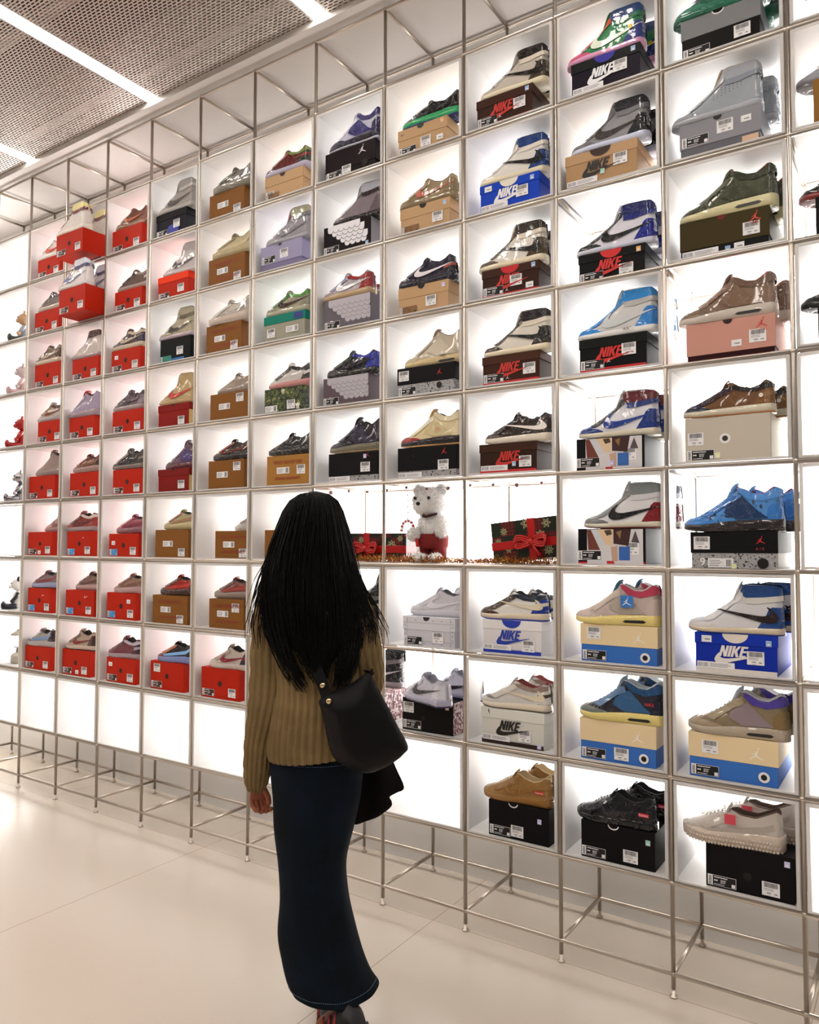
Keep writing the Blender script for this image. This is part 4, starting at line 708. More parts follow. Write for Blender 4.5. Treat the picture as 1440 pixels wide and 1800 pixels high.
for (c, r), (st, bw, ty, sk, swd) in D_.items():
    xo, w, h, to = GEO[c, r]
    w = min(max(w, .245), .285); h = min(max(h, .118), .150)
    xo = min(xo, W-.018-w) if (c, r) != (12, 9) else xo-.004
    fy = .012; zo = .0145
    if (c, r) in LOW: h, zo = LOW[c, r]
    if c == 3 and r < 3: fy = -.115; zo = .026
    if c < 13 and (c, r) not in OPEN and not (c == 3 and r < 3): case(c, r)
    shoe_box(c, r, xo, w, h, st, bw, fy, zo)
    # shoes lie lengthwise on the lid; those whose toe shows far right lie deeper in the cell
    sy = .058; slope = (.328-(cx0(c)+to))/2.72
    L = LEN[ty]
    while to > W-.012-L-.012 and sy < .24: sy += .01; to -= .01*slope*1.0
    to = max(.004, min(to, W-.018-L)) if (c, r) not in OPEN else to
    top = LV[9-r]+zo+h+.0005
    rz = rb.uniform(-.03, .03); pair = (c, r) in PAIR
    if (c, r) == (9, 8): rz = -.45; to, sy = .10, .05
    lab = (('front ' if pair else '')+swd+', '+place(c, r))
    sneaker(ty, L, (cx0(c)+to, fy-.012+sy, top), rz, sk, lab, 'sneakers in the display')
    if pair:
        rz2 = rb.uniform(-.02, .05); xx = cx0(c)+min(to+.02, W-.01-L)+(.0 if c < 11 else .012)
        if (c, r) == (9, 8): rz2 = -.2; xx += .03
        sneaker(ty, L, (xx, fy-.012+sy+.125, top), rz2, sk, 'rear '+swd+', '+place(c, r), 'sneakers in the display')
for c, r in [(k, 9) for k in range(1, 7)]+[(9, 9), (1, 1), (1, 6)]: case(c, r, True)
for c, r in OPEN+[(3, 1), (3, 2)]:
    if r == 6 and c < 11: continue
    zo = LOW.get((c, r), (0, .0145))[1] if c != 3 else .026
    y0 = .009
    tag(MB().box((cx0(c)+.010, y0, LV[9-r]+zo-.0055), (cx0(c)+W-.010, .388, LV[9-r]+zo-.0005), FROST, .0008).build('shelf_board'), 'thin white acrylic shelf board, '+place(c, r), 'shelf board', 'shelf boards of the cells without a case')
#@@REST@@
# cells partly hidden behind the woman, and the far-right column
for c, r in ((7, 7), (7, 8), (8, 7), (7, 9), (8, 9)): case(c, r, r == 9)
for r in (2, 3, 4, 5, 7, 8): case(1, r)
for r in (1, 2, 4, 5, 6, 8, 9): case(13, r, r in (8, 9))
E1 = [(8, 7, dict(body='#3a2a4a', d=[('price', .6, .3)]), 'purple-black box beside the hair', .09, .25, .13, 'high', dict(base='#2c2828', sole='#c9c2bc', swoosh='#8d8a8c', stay='#3a3636', collar='#1c1a1a'), 'black high-top behind the hair'),
      (8, 8, dict(body=mat('#a8757a', .6, kind='speck'), d=[('price', .1, .3)]), 'speckled red box behind the bag', .13, .25, .13, 'high', dict(base='#2a2426', sole='#a49ca0', swoosh='#d8d4d6', stay='#3a3234', collar='#1a1718', strap='#8a8284'), 'black high-top with white swoosh behind the bag'),
      (13, 1, dict(body='#3c2a22', d=[('price', .6, .3)]), 'dark brown box cut by the frame', .10, .26, .12, 'low', dict(base='#4a3426', sole='#2c211b', stay='#5a4030'), 'brown leather low shoe'),
      (13, 2, dict(body='#9a7238', d=[('size', .06, .12), ('price', .6, .3)]), 'mustard brown box', .07, .28, .15, 'run', dict(base='#a9aab2', sole='#9c9da6', stay='#8a8b94'), 'grey running shoe'),
      (13, 3, dict(body='#151214', d=[('price', .6, .3)]), 'black box in open cell', .07, .26, .12, 'low', dict(base='#241a1c', sole='#8c2a28', toe='#151012', stay='#3c1a1c'), 'black and red low shoe'),
      (13, 4, dict(body='#151214', d=[('price', .6, .3)]), 'black box under a dark shoe', .07, .26, .12, 'low', dict(base='#141a18', sole='#202422', toe='#1b2220'), 'black-green low shoe'),
      (13, 5, dict(body='#dedbd6', d=[('price', .6, .3)]), 'white box', .13, .24, .13, 'low', dict(base='#5a5450', sole='#a39c94', toe='#6c6660'), 'grey-brown low shoe'),
      (13, 6, dict(body='#e4e1dc', d=[('price', .6, .3)]), 'white box below a small shoe', .13, .24, .12, 'low', dict(base='#8c8a90', sole='#a9a8ae'), 'grey low shoe'),
      (13, 7, dict(body='#e4e1dc', d=[('price', .6, .3)]), 'white box in open cell', .12, .26, .12, 'low', dict(base='#7a8088', sole='#9a9fa6'), 'slate grey low shoe')]
for c, r, st, bw, xo, w, h, ty, sk, sw in E1:
    shoe_box(c, r, xo, w, h, st, bw); sneaker(ty, LEN[ty], (cx0(c)+xo-.05 if c == 13 else cx0(c)+.08, .07 if c == 13 else .2, LV[9-r]+.0145+h+.0005), 0, sk, sw+', '+place(c, r), 'sneakers in the display')

# ---------------------------------------------------------------- little figures in the first column
def toy_bear(r, bodyc, headc, words, armc=None, legc=None, earc=None, rough=.35, metal=0, s=1.0, face=0):
    P = lambda h: mat(h, rough, metal)
    t = empty('toy_bear', (-4.60, .085, LV[9-r]+.0145), -.55); tag(t, words+', '+place(1, r), 'toy figure', 'small seated figures in the first column')
    q = lambda v: tuple(a*s for a in v)
    def S(nm, c, rr, h, fn=None): return MB().sph(q(c), q(rr), P(h), 20, 14, fn).build(nm, t)
    S('body', (0, 0, .062), (.040, .036, .060), bodyc); S('head', (0, -.004, .158), (.044, .040, .040), headc)
    S('muzzle', (0, -.040, .148), (.020, .014, .015), headc if not face else '#f0eeec')
    for sd in (-1, 1):
        S('ear', (sd*.033, 0, .196), (.016, .010, .016), earc or headc)
        g = MB().tube([q((sd*.036, 0, .105)), q((sd*.050, -.012, .080)), q((sd*.046, -.030, .058))], [.013*s, .012*s, .011*s], P(armc or bodyc)); g.sph(q((sd*.046, -.032, .054)), .014*s, P(armc or headc)); g.build('arm', t)
        g = MB().tube([q((sd*.022, -.01, .022)), q((sd*.026, -.055, .018)), q((sd*.026, -.080, .020))], [.019*s, .017*s, .018*s], P(legc or bodyc)); g.sph(q((sd*.026, -.086, .026)), (.017*s, .014*s, .025*s), P(legc or bodyc)); g.build('leg', t)
        MB().sph(q((sd*.016, -.041, .168)), .0045*s, BLACK).build('eye', t)
    if face:
        MB().tube([q((.016*math.cos(a), -.054, .146+.010*math.sin(a))) for a in [PI+PI*i/8 for i in range(9)]], .0016, BLACK, 6).build('mouth', t)
toy_bear(2, '#8f959c', '#c49a74', 'small seated figure with tan head and grey body', legc='#3c3f3c')
toy_bear(3, '#c9a9a8', '#c3b2b0', 'small seated figure in dusty pink and white', rough=.2)
toy_bear(4, '#a01512', '#a51613', 'small seated figure in glossy red', rough=.12)
toy_bear(5, '#8f8a8e', '#b4b0b4', 'small seated chrome-patterned figure', rough=.15, metal=1)
toy_bear(7, '#dedad6', '#e8e5e2', 'small seated panda figure with black legs', armc='#1a1c24', legc='#161d2c', earc='#14141a', face=1)
t = empty('camping_lantern', (-4.60, .10, LV[1]+.0145)); tag(t, 'beige camping lantern, '+place(1, 8), 'lantern')
lm = mat('#b9b2a6', .35, .3)
MB().tube([(0,0,0),(0,0,.008),(0,0,.05),(0,0,.062),(0,0,.07)], [.048,.052,.050,.040,.02], lm, 24).build('fuel_tank', t)
MB().tube([(0,0,.07),(0,0,.10),(0,0,.102),(0,0,.108)], [.020,.018,.034,.034], lm, 20).build('collar', t)
MB().tube([(0,0,.108),(0,0,.125),(0,0,.165),(0,0,.18)], [.030,.036,.036,.030], mat('#e9e9e6', .1, kind='clear'), 20).build('glass_chimney', t)
MB().tube([(0,0,.18),(0,0,.186),(0,0,.20),(0,0,.206),(0,0,.218)], [.052,.056,.034,.022,.016], lm, 24).build('hood', t)
for a in range(4): MB().tube([(.040*math.cos(a*PI/2+.4), .040*math.sin(a*PI/2+.4), .10), (.040*math.cos(a*PI/2+.4), .040*math.sin(a*PI/2+.4), .185)], .0015, lm, 6).build('guard_wire', t)

# ---------------------------------------------------------------- Christmas cells
PLAID = mat('#7c1a16', .35, kind='plaid'); RED = mat('#b3120f', .35); GOLD = mat('#b5ae84', .5)
def flower(g, x, z, r, y, n=6, M=GOLD):
    for i in range(n):
        a = 2*PI*i/n; c, s_ = math.cos(a), math.sin(a)
        p = [(.18, -.10), (.55, -.24), (1, 0), (.55, .24), (.18, .10)]; q = [(.34, -.07), (.56, -.12), (.82, 0), (.56, .12), (.34, .07)]
        g.poly([(x+r*(u*c-v*s_), z+r*(u*s_+v*c)) for u, v in p], M, y)
        g.poly([(x+r*(u*c-v*s_), z+r*(u*s_+v*c)) for u, v in q], mat('#3c4a26', .5), y-.0004)
def gift(loc, rz, w, d, h, words, ry=0, spots=((.2,.75),(.85,.85),(.75,.55),(.25,.3),(.85,.2),(.55,.9),(.1,.5)), rx=.62):
    t = empty('gift_box', loc, rz); t.rotation_euler = (0, ry, rz); tag(t, words, 'gift box', 'wrapped gifts in the display')
    MB().box((0, 0, 0), (w, d, h), PLAID, .002).build('wrapped_box', t)
    g = MB()
    for i, (u, v) in enumerate(spots): flower(g, u*w, v*h, .017+.004*(i % 3), -.0012, 6 if i % 2 else 8)
    g.build('flower_print', t)
    g = MB(); b = .016
    g.box((rx*w-b, -.002, -.002), (rx*w+b, d+.002, h+.002), RED, .001); g.box((-.002, -.0028, h*.40-b), (w+.002, d+.0028, h*.40+b), RED, .001); g.build('ribbon', t)
    g = MB()
    for sd in (-1, 1):
        pts = [(rx*w+sd*u, -.008-.018*math.sin(PI*k/10), h*.42+v) for k, (u, v) in enumerate([(.0,0),(.02,.012),(.04,.02),(.058,.02),(.066,.008),(.066,-.004),(.056,-.012),(.04,-.012),(.02,-.006),(.006,-.002),(0,0)])]
        for off in (-.008, .0, .008): g.tube([(p[0], p[1]+off*.3, p[2]+off) for p in pts], .0045, RED, 6)
    g.sph((rx*w, -.014, h*.42), (.012, .010, .014), RED); g.tube([(rx*w, -.01, h*.42), (rx*w+.02, -.015, h*.2), (rx*w+.035, -.012, h*.05)], [.006, .007, .007], RED, 6)
    g.build('bow', t); return t
FL = LV[3]+.0085
MB2 = MB(); MB2.box((cx0(8)+.01, .004, FL-.006), (cx0(11)-.01, .385, FL), FROST)
tag(MB2.build('shelf_board'), 'long white shelf board under the bear and the gifts', 'shelf board')
gift((-1.098, .055, FL+.004), 0, .282, .20, .158, 'tilted plaid gift box with red bow, right of the bear', ry=-.10)
gift((-1.86, .10, FL+.008), .04, .30, .16, .120, 'long plaid gift box with red ribbon, left of the bear', spots=((.2,.75),(.45,.4),(.75,.55),(.9,.8),(.08,.3)), rx=.30)
gift((-1.985, .05, FL+.004), .1, .115, .12, .085, 'small plaid gift box beside the woman\'s hair', spots=((.3,.75),(.8,.8)))
# fluffy bear
def fluff(g, c, r, M, n, ln, rs):
    q = random.Random(rs); cx, cy, cz = c; rx, ry, rz = r if isinstance(r, tuple) else (r, r, r)
    g.sph(c, (rx, ry, rz), M, 20, 14)
    for _ in range(n):
        z = q.uniform(-1, 1); a = q.uniform(0, 2*PI); s_ = math.sqrt(1-z*z); d = Vector((s_*math.cos(a), s_*math.sin(a), z))
        b = Vector((cx+d.x*rx, cy+d.y*ry, cz+d.z*rz)); e = Vector((q.gauss(0, .4), q.gauss(0, .4), q.gauss(0, .4)-.2)); tip = b+(d+e).normalized()*ln*q.uniform(.6, 1.3)
        u = d.cross(Vector((q.random(), q.random(), q.random()))).normalized()*.0022; v = d.cross(u).normalized()*.0022
        g.add([b-u, b+u, b+v*1.5, tip], [(0, 1, 3), (1, 2, 3), (2, 0, 3)], M)
WF_ = mat('#fbfaf9', .9, kind='fur'); RB = mat('#7a0f0f', .8, kind='fur')
t = empty('teddy_bear', (-1.425, .115, FL+.004), .18); tag(t, 'white fluffy teddy bear in red trousers holding a candy cane', 'teddy bear')
def fl(nm, c, r, n, ln=.013, M=WF_, rs=1): g = MB(); fluff(g, c, r, M, n, ln, rs); return g.build(nm, t)
fl('body', (0, 0, .150), (.066, .052, .064), 1300, rs=2)
hd = fl('head', (-.010, -.012, .255), (.070, .062, .060), 1900, rs=3); fl('muzzle', (-.026, -.060, .236), (.030, .022, .026), 500, .008, rs=4)
for i, sd in enumerate((-1, 1)): fl('ear', (-.010+sd*.050, 0, .306), (.024, .014, .022), 500, .011, rs=5+i)
MB().sph((-.032, -.086, .246), (.009, .007, .008), BLACK).build('nose', t)
for x in (-.052, .010): MB().sph((x, -.070, .270), .0075, mat('#141010', .15)).build('eye', t)
fl('arm', (-.066, -.050, .118), (.022, .034, .024), 700, rs=8); fl('arm', (.054, -.034, .150), (.026, .038, .042), 900, rs=9)
fl('foot', (-.034, -.050, .016), (.026, .034, .018), 500, .009, rs=10); fl('foot', (.034, -.052, .016), (.026, .034, .018), 500, .009, rs=11)
g = MB(); rings = []
for z, rx, ry in ((.10, .072, .058), (.118, .070, .056), (.07, .070, .058), (.055, .064, .054)): rings.append([(rx*math.cos(a), ry*math.sin(a), z) for a in [2*PI*i/24 for i in range(24)]])
g.rings([rings[3], rings[2], rings[0], rings[1]], RB)
for sd in (-1, 1): g.tube([(sd*.032, -.004, .075), (sd*.034, -.010, .045), (sd*.034, -.012, .022)], [.034, .033, .033], RB, 16)
g.tube([(.030, -.050, .11), (.036, -.030, .17), (.02, .02, .20)], .008, RB, 8); g.build('trousers', t)
g = MB(); g.tube([(-.020, -.060, .196), (-.005, -.062, .192), (.015, -.060, .197), (.04, -.048, .204)], [.008, .006, .006, .005], mat('#3a1210', .7), 8); g.build('neck_bow', t)
g = MB(); g.add([(-.112, .03, .272), (-.060, .045, .235), (-.062, .02, .315), (-.07, .0, .29), (-.07, .05, .25)], [(0, 1, 2), (0, 2, 3), (0, 4, 1), (0, 3, 4), (1, 4, 3, 2)], RB); g.build('hat', t)
t = empty('candy_cane', (-1.490, .040, FL+.024)); tag(t, 'red and white striped candy cane held by the bear', 'candy cane')
pts = [(.035, 0, .0), (.025, 0, .05), (.012, 0, .085)]+[(-.010+.022*math.cos(a), 0, .095+.024*math.sin(a)) for a in [PI*i/8 for i in range(9)]]+[(-.034, 0, .078)]
g = MB(); P = [Vector(p) for p in pts]; Q = []
for i in range(len(P)-1): Q += [P[i].lerp(P[i+1], k/3) for k in range(3)]
for i in range(len(Q)-1): g.tube([Q[i], Q[i+1]], .0052, RED if (i//2) % 2 else WHITE, 8)
g.build('striped_stick', t); t.scale = (1.35, 1.35, 1.3)
q = random.Random(5); g = MB(); GT = [mat('#c98f2a', .45, .3), mat('#8f5a18', .5, .2), mat('#8a2c10', .5, .2)]
for _ in range(6500):
    x = q.uniform(cx0(8)+.02, cx0(11)-.02)
    if q.random() < .25*(.5+.5*math.sin(x*14)): continue
    y = .022+abs(q.gauss(0, .05)); z = FL+abs(q.gauss(0, .011))+.001; a = q.uniform(0, 2*PI); e = q.uniform(.2, 1.2); l = q.uniform(.008, .022)
    d = Vector((math.cos(a)*math.cos(e), math.sin(a)*math.cos(e)*.6, math.sin(e)))*l; u = Vector((q.gauss(0, 1), q.gauss(0, 1), q.gauss(0, 1))).normalized()*.0022
    b = Vector((x, y, z)); g.add([b-u, b+u, b+d], [(0, 1, 2)], q.choice(GT))
for _ in range(14):
    x = q.uniform(cx0(8)+.05, cx0(11)-.05); c_ = (x, .05, FL+.022); n = 10
    g.add([(c_[0]+(.011 if k % 2 == 0 else .004)*math.cos(2*PI*k/n), c_[1]+.003*math.sin(k), c_[2]+(.011 if k % 2 == 0 else .004)*math.sin(2*PI*k/n)) for k in range(n)], [tuple(range(n))], GT[2])
tag(g.build('gold_tinsel'), 'gold and copper tinsel spread along the gift shelf', 'tinsel', kind='stuff')
g = MB(); bm_ = mat('#8f6a70', .2, .2)
t = empty('bead_garland', (-1.4, .03, LV[4]-.016)); tag(t, 'thin garland of small shiny beads above the bear', 'garland')
xs = np.linspace(-.55, .54, 40); MB().tube([(x, 0, -.012*abs(math.sin((x+.1)*9))) for x in xs], .0007, GREY, 5).build('string', t)
for k in range(11): x = -.52+.104*k; MB().sph((x, 0, -.012*abs(math.sin((x+.1)*9))-.005), .0065 if k % 3 else .009, bm_, 10, 8).build('bead', t)
for k in range(7): MB().sph((-.165+.004*(k % 2), .1, -.03-.026*k), .004, bm_, 8, 6).build('bead', t)

# ---------------------------------------------------------------- the woman
PX = Vector((-1.1879, -.8184, 0)); YAW = .58868
wm = empty('person', PX, YAW); tag(wm, 'person seen from behind with long black hair, beige ribbed sweater, long denim skirt', 'person')
SKIN = mat('#8a4f3a', .5, kind='soft'); HAIR = mat('#050404', .55, kind='soft'); KNIT = mat('#66533a', .95, kind='knit'); DEN = mat('#0c1626', .85, kind='denim')
def skin_obj(name, V, E_, Rr, M, root=0, lv=2, fix=None):
    me = bpy.data.meshes.new(name); me.from_pydata(V, E_, []); o = bpy.data.objects.new(name, me); C.objects.link(o)
    md = o.modifiers.new('skin', 'SKIN'); md.use_smooth_shade = True
    for i, r_ in enumerate(Rr): me.skin_vertices[0].data[i].radius = (r_, r_) if not isinstance(r_, tuple) else r_; me.skin_vertices[0].data[i].use_root = (i == root)
    sb = o.modifiers.new('sub', 'SUBSURF'); sb.levels = lv; sb.render_levels = lv
    me2 = bpy.data.meshes.new_from_object(o.evaluated_get(bpy.context.evaluated_depsgraph_get())); bpy.data.objects.remove(o)
    me2.materials.clear(); me2.materials.append(M)
    for v in me2.vertices:
        if fix: fix(v)
    for p in me2.polygons: p.use_smooth = True
    o = bpy.data.objects.new(name, me2); C.objects.link(o); o.parent = wm; return o
HX = -.078
V = [(HX,0,.93),(HX,0,1.10),(HX+.003,-.005,1.26),(HX+.003,-.01,1.38),(HX,.0,1.45),(HX,.015,1.51),(HX,.02,1.565),(HX,.015,1.62),
     (-.205,-.005,1.345),(-.222,-.01,1.08),(-.250,.02,.815),(-.250,.03,.775),
     (.055,-.005,1.345),(.098,.0,1.10),(.075,.20,1.03),(.07,.235,1.02),
     (-.125,0,.88),(-.100,.03,.50),(-.03,.08,.12),(-.02,.07,.06),(-.03,.19,.035),
     (-.015,0,.88),(-.035,-.02,.48),(.02,-.10,.22),(.03,-.13,.17),(-.045,-.07,.09)]
Ed = [(0,1),(1,2),(2,3),(3,4),(4,5),(5,6),(6,7),(3,8),(8,9),(9,10),(10,11),(3,12),(12,13),(13,14),(14,15),(0,16),(16,17),(17,18),(18,19),(19,20),(0,21),(21,22),(22,23),(23,24),(24,25)]
Rr = [.11,.095,.10,.085,.045,.055,.078,.070,.052,.036,.022,.022,.052,.036,.024,.022,.065,.040,.026,.028,.022,.065,.040,.026,.028,.022]
# left hand: palm, four curled fingers and a thumb, rooted in the wrist
b0 = len(V); V += [(-.250,.034,.742)]; Ed.append((11, b0)); Rr.append((.021, .026))
for i, (dx, l) in enumerate(((-.020, .030), (-.007, .034), (.007, .032), (.019, .026))):
    k = len(V); V += [(-.248+dx*1.05, .036, .722), (-.246+dx*1.1+.004, .030, .722-l*.75), (-.234+dx*1.1+.006, .012, .722-l*1.05), (-.226+dx+.008, .002, .722-l*.75)]
    Ed += [(b0, k), (k, k+1), (k+1, k+2), (k+2, k+3)]; Rr += [.0088, .0082, .0076, .0066]
k = len(V); V += [(-.226, .022, .752), (-.212, .010, .732), (-.208, -.002, .712)]; Ed += [(b0, k), (k, k+1), (k+1, k+2)]; Rr += [.010, .009, .0075]
# right hand gripping the coat
b1 = len(V); V += [(.066,.262,1.012)]; Ed.append((15, b1)); Rr.append((.026, .018))
for i, dz in enumerate((.020, .006, -.008, -.021)):
    k = len(V); V += [(.064,.290,1.012+dz), (.050,.308,1.012+dz), (.030,.304,1.012+dz), (.022,.290,1.010+dz)]
    Ed += [(b1, k), (k, k+1), (k+1, k+2), (k+2, k+3)]; Rr += [.0088, .0082, .0076, .0066]
k = len(V); V += [(.052,.255,1.034), (.036,.270,1.044), (.026,.286,1.040)]; Ed += [(b1, k), (k, k+1), (k+1, k+2)]; Rr += [.010, .009, .0075]
def face(v):
    p = v.co
    if p.z > 1.49 and p.y > 0:
        dx = p.x-HX
        def gs(x, z, sx, sz): return math.exp(-((dx-x)/sx)**2-((p.z-z)/sz)**2)
        p.y += .026*gs(0, 1.545, .010, .018)+.010*gs(0, 1.495, .018, .012)+.009*gs(0, 1.517, .016, .005)+.007*gs(0, 1.505, .014, .005)-.010*gs(-.028, 1.572, .014, .010)-.010*gs(.028, 1.572, .014, .010)+.005*gs(0, 1.60, .04, .012)-.004*gs(0, 1.511, .018, .003)
body = skin_obj('body', V, Ed, Rr, SKIN, 0, 2, face)
for sd in (-1, 1):
    MB().sph((HX+sd*.028, .088, 1.572), (.011, .007, .006), mat('#e8e4e0', .2)).sph((HX+sd*.028, .093, 1.572), .0045, BLACK, 10, 8).build('eye', wm)
    MB().tube([(HX+sd*.078, .02, 1.590), (HX+sd*.084, .010, 1.585), (HX+sd*.086, .006, 1.565), (HX+sd*.081, .014, 1.540)], [.006, .008, .008, .005], SKIN, 8).build('ear', wm)
MB().tube([(HX-.022, .083, 1.511), (HX, .093, 1.512), (HX+.022, .083, 1.511)], [.002, .005, .002], mat('#6e2f2a', .4), 8).build('lips', wm)
def loft(rows, M, n=96, rib=0, amp=0, fold=None, caps=(False, False), thick=.004):
    """rows: (z, cx, cy, rx, ry); inner wall so the cloth has thickness"""
    ks = [r[0] for r in rows]; out = []; a = np.array(rows)
    t_ = np.linspace(0, len(rows)-1, (len(rows)-1)*7+1); rr = []
    for q_ in t_:
        i = min(int(q_), len(rows)-2); f = q_-i
        p0, p1, p2, p3 = a[max(i-1, 0)], a[i], a[i+1], a[min(i+2, len(rows)-1)]
        rr.append(.5*((2*p1)+(-p0+p2)*f+(2*p0-5*p1+4*p2-p3)*f*f+(-p0+3*p1-3*p2+p3)*f**3))
    def ring(r, off):
        z, cx, cy, rx, ry = r; g_ = []
        for j in range(n):
            th = 2*PI*j/n; d = 1+(fold(th, z) if fold else 0)
            e = (amp*(1-2*abs(math.sin(rib*th/2))**6) if rib else 0)+off
            g_.append((cx+(rx*d+e)*math.cos(th), cy+(ry*d+e)*math.sin(th), z+(fold(th, z, 1) if fold else 0)))
        return g_
    g = MB(); g.rings([ring(r, 0) for r in rr]+[ring(rr[-1], -thick)]+[ring(r, -thick) for r in rr[::-1][::6]], M, caps=caps); return g
# denim skirt
def sf_(th, z, dz=0):
    if dz: return 0
    k = max(0, .95-z); return .022*k*math.sin(5*th+1.3+2*z)+.014*k*math.sin(9*th+.4)
sk_rows = [(.97,-.060,.0,.128,.100),(.90,-.060,0,.140,.112),(.82,-.062,0,.142,.122),(.74,-.062,0,.134,.120),(.648,-.070,0,.122,.115),(.549,-.074,-.002,.104,.110),(.449,-.067,-.006,.104,.112),(.351,-.058,-.012,.118,.120),(.280,-.040,-.020,.122,.124),(.225,-.020,-.025,.126,.130),(.195,.002,-.033,.128,.132)]
sk_ = loft(sk_rows, DEN, 120, fold=sf_, thick=.003).build('skirt', wm)
def stitch(z, cx, cy, rx, ry, nm, a0=PI, a1=2*PI):
    g = MB(); n = 60
    for j in range(n):
        th = a0+(a1-a0)*j/n; th2 = th+(a1-a0)/n*.55; e = .003
        P_ = [(cx+(rx*(1+sf_(q_, z))+e)*math.cos(q_), cy+(ry*(1+sf_(q_, z))+e)*math.sin(q_), z) for q_ in (th, th2)]
        g.tube(P_, .0009, mat('#59708c', .7), 4)
    o = g.build(nm, sk_); return o
stitch(.212, -.009, -.029, .1275, .1315, 'hem_stitching'); stitch(.862, -.061, 0, .1418, .1185, 'waist_stitching')
# ribbed sweater: torso
body_rows = [(.872,-.064,-.002,.143,.128),(.90,-.064,-.002,.149,.132),(.96,-.062,-.004,.147,.130),(1.06,-.058,-.006,.138,.124),(1.16,-.062,-.008,.140,.120),(1.25,-.066,-.008,.150,.116),(1.32,-.070,-.008,.160,.105),(1.365,-.074,-.006,.145,.090),(1.40,-.077,-.004,.105,.072),(1.425,-.078,.0,.068,.058),(1.45,-.078,.004,.058,.054)]
def tilt(th, z, dz=0): return (.014*math.cos(th)*max(0, min(1, (.98-z)/.1))) if dz else 0
sw = loft(body_rows, KNIT, 200, 40, .0042, fold=tilt).build('sweater', wm)
def sleeve(path, rad, nm, ribs=16):
    n = ribs*6; P = [Vector(p) for p in path]; pts = []; rs = []
    for i in range(len(P)-1):
        for k in range(8):
            f = k/8; p0, p1, p2, p3 = P[max(i-1, 0)], P[i], P[i+1], P[min(i+2, len(P)-1)]
            pts.append(.5*((2*p1)+(-p0+p2)*f+(2*p0-5*p1+4*p2-p3)*f*f+(-p0+3*p1-3*p2+p3)*f**3)); rs.append(rad[i]*(1-f)+rad[i+1]*f)
    pts.append(P[-1]); rs.append(rad[-1]); rg = []; ref = Vector((0, 1, 0)) if abs((P[-1]-P[0]).normalized().y) < .8 else Vector((1, 0, 0))
    for i, p in enumerate(pts):
        d = (pts[min(i+1, len(pts)-1)]-pts[max(i-1, 0)]).normalized(); a = d.cross(ref).normalized(); b = d.cross(a); w = 1+.03*math.sin(i*1.1)*min(1, i/10)
        rg.append([p+(a*math.cos(t_)+b*math.sin(t_))*(rs[i]*w+.0036*(1-2*abs(math.sin(ribs*t_/2))**6)) for t_ in [2*PI*j/n for j in range(n)]])
    rg.append([pts[-1]+(q_-pts[-1])*.8 for q_ in rg[-1]]); g = MB(); g.rings(rg, KNIT, caps=(True, False)); return g.build(nm, wm)
sleeve([(-.145,-.006,1.375),(-.192,-.008,1.325),(-.203,-.01,1.22),(-.207,-.012,1.08),(-.222,-.008,.99),(-.240,.0,.91),(-.248,.012,.83),(-.252,.022,.785),(-.254,.026,.752)], [.045,.060,.060,.061,.052,.043,.040,.036,.024], 'sleeve')
sleeve([(.0,-.006,1.375),(.045,-.008,1.325),(.066,-.008,1.22),(.082,0,1.13),(.085,.06,1.075),(.08,.13,1.05),(.075,.20,1.03),(.072,.222,1.025)], [.045,.060,.062,.058,.052,.044,.038,.028], 'sleeve')
# shoes
def foot(x, y, rz, nm, rx=0):
    t_ = MB(); rg = []
    prof = [(-.060,.022,.05,.0),(-.050,.034,.085,0),(-.02,.038,.098,0),(.03,.038,.085,0),(.08,.042,.062,0),(.13,.046,.048,.002),(.17,.042,.038,.005),(.195,.022,.026,.010)]
    for yy, w_, h_, zb in prof: rg.append([(w_*math.cos(a), yy, zb+max(0, .5*h_+.5*h_*math.sin(a))*1.0) for a in [2*PI*j/20 for j in range(20)]])
    t_.rings(rg, mat('#0c0b10', .45)); o = t_.build(nm, wm, (x, y, -.197*math.sin(rx)+.004 if rx else 0)); o.rotation_euler = (rx, 0, rz)
    s_ = MB(); s_.rings([[(sx*(w_+.004), yy, zz) for yy, w_, h_, zb in prof for sx in (1,)]+[(-(w_+.004), yy, zz) for yy, w_, h_, zb in prof[::-1]] for zz in (.0, .018)], mat('#1a181c', .6)); s_.build('sole', o)
    for sd in (-1, 1):
        for k in range(3):
            y0 = .0+.026*k; s2 = MB()
            s2.tube([(sd*.030, y0-.014, .080), (sd*.0395, y0, .052), (sd*.043, y0+.008, .022)], [.0035, .005, .005], mat('#8e1a10', .5), 6); s2.build('stripe', o)
    return o
foot(.055, -.145, .95, 'shoe', -.55); foot(-.02, .08, .1, 'shoe')
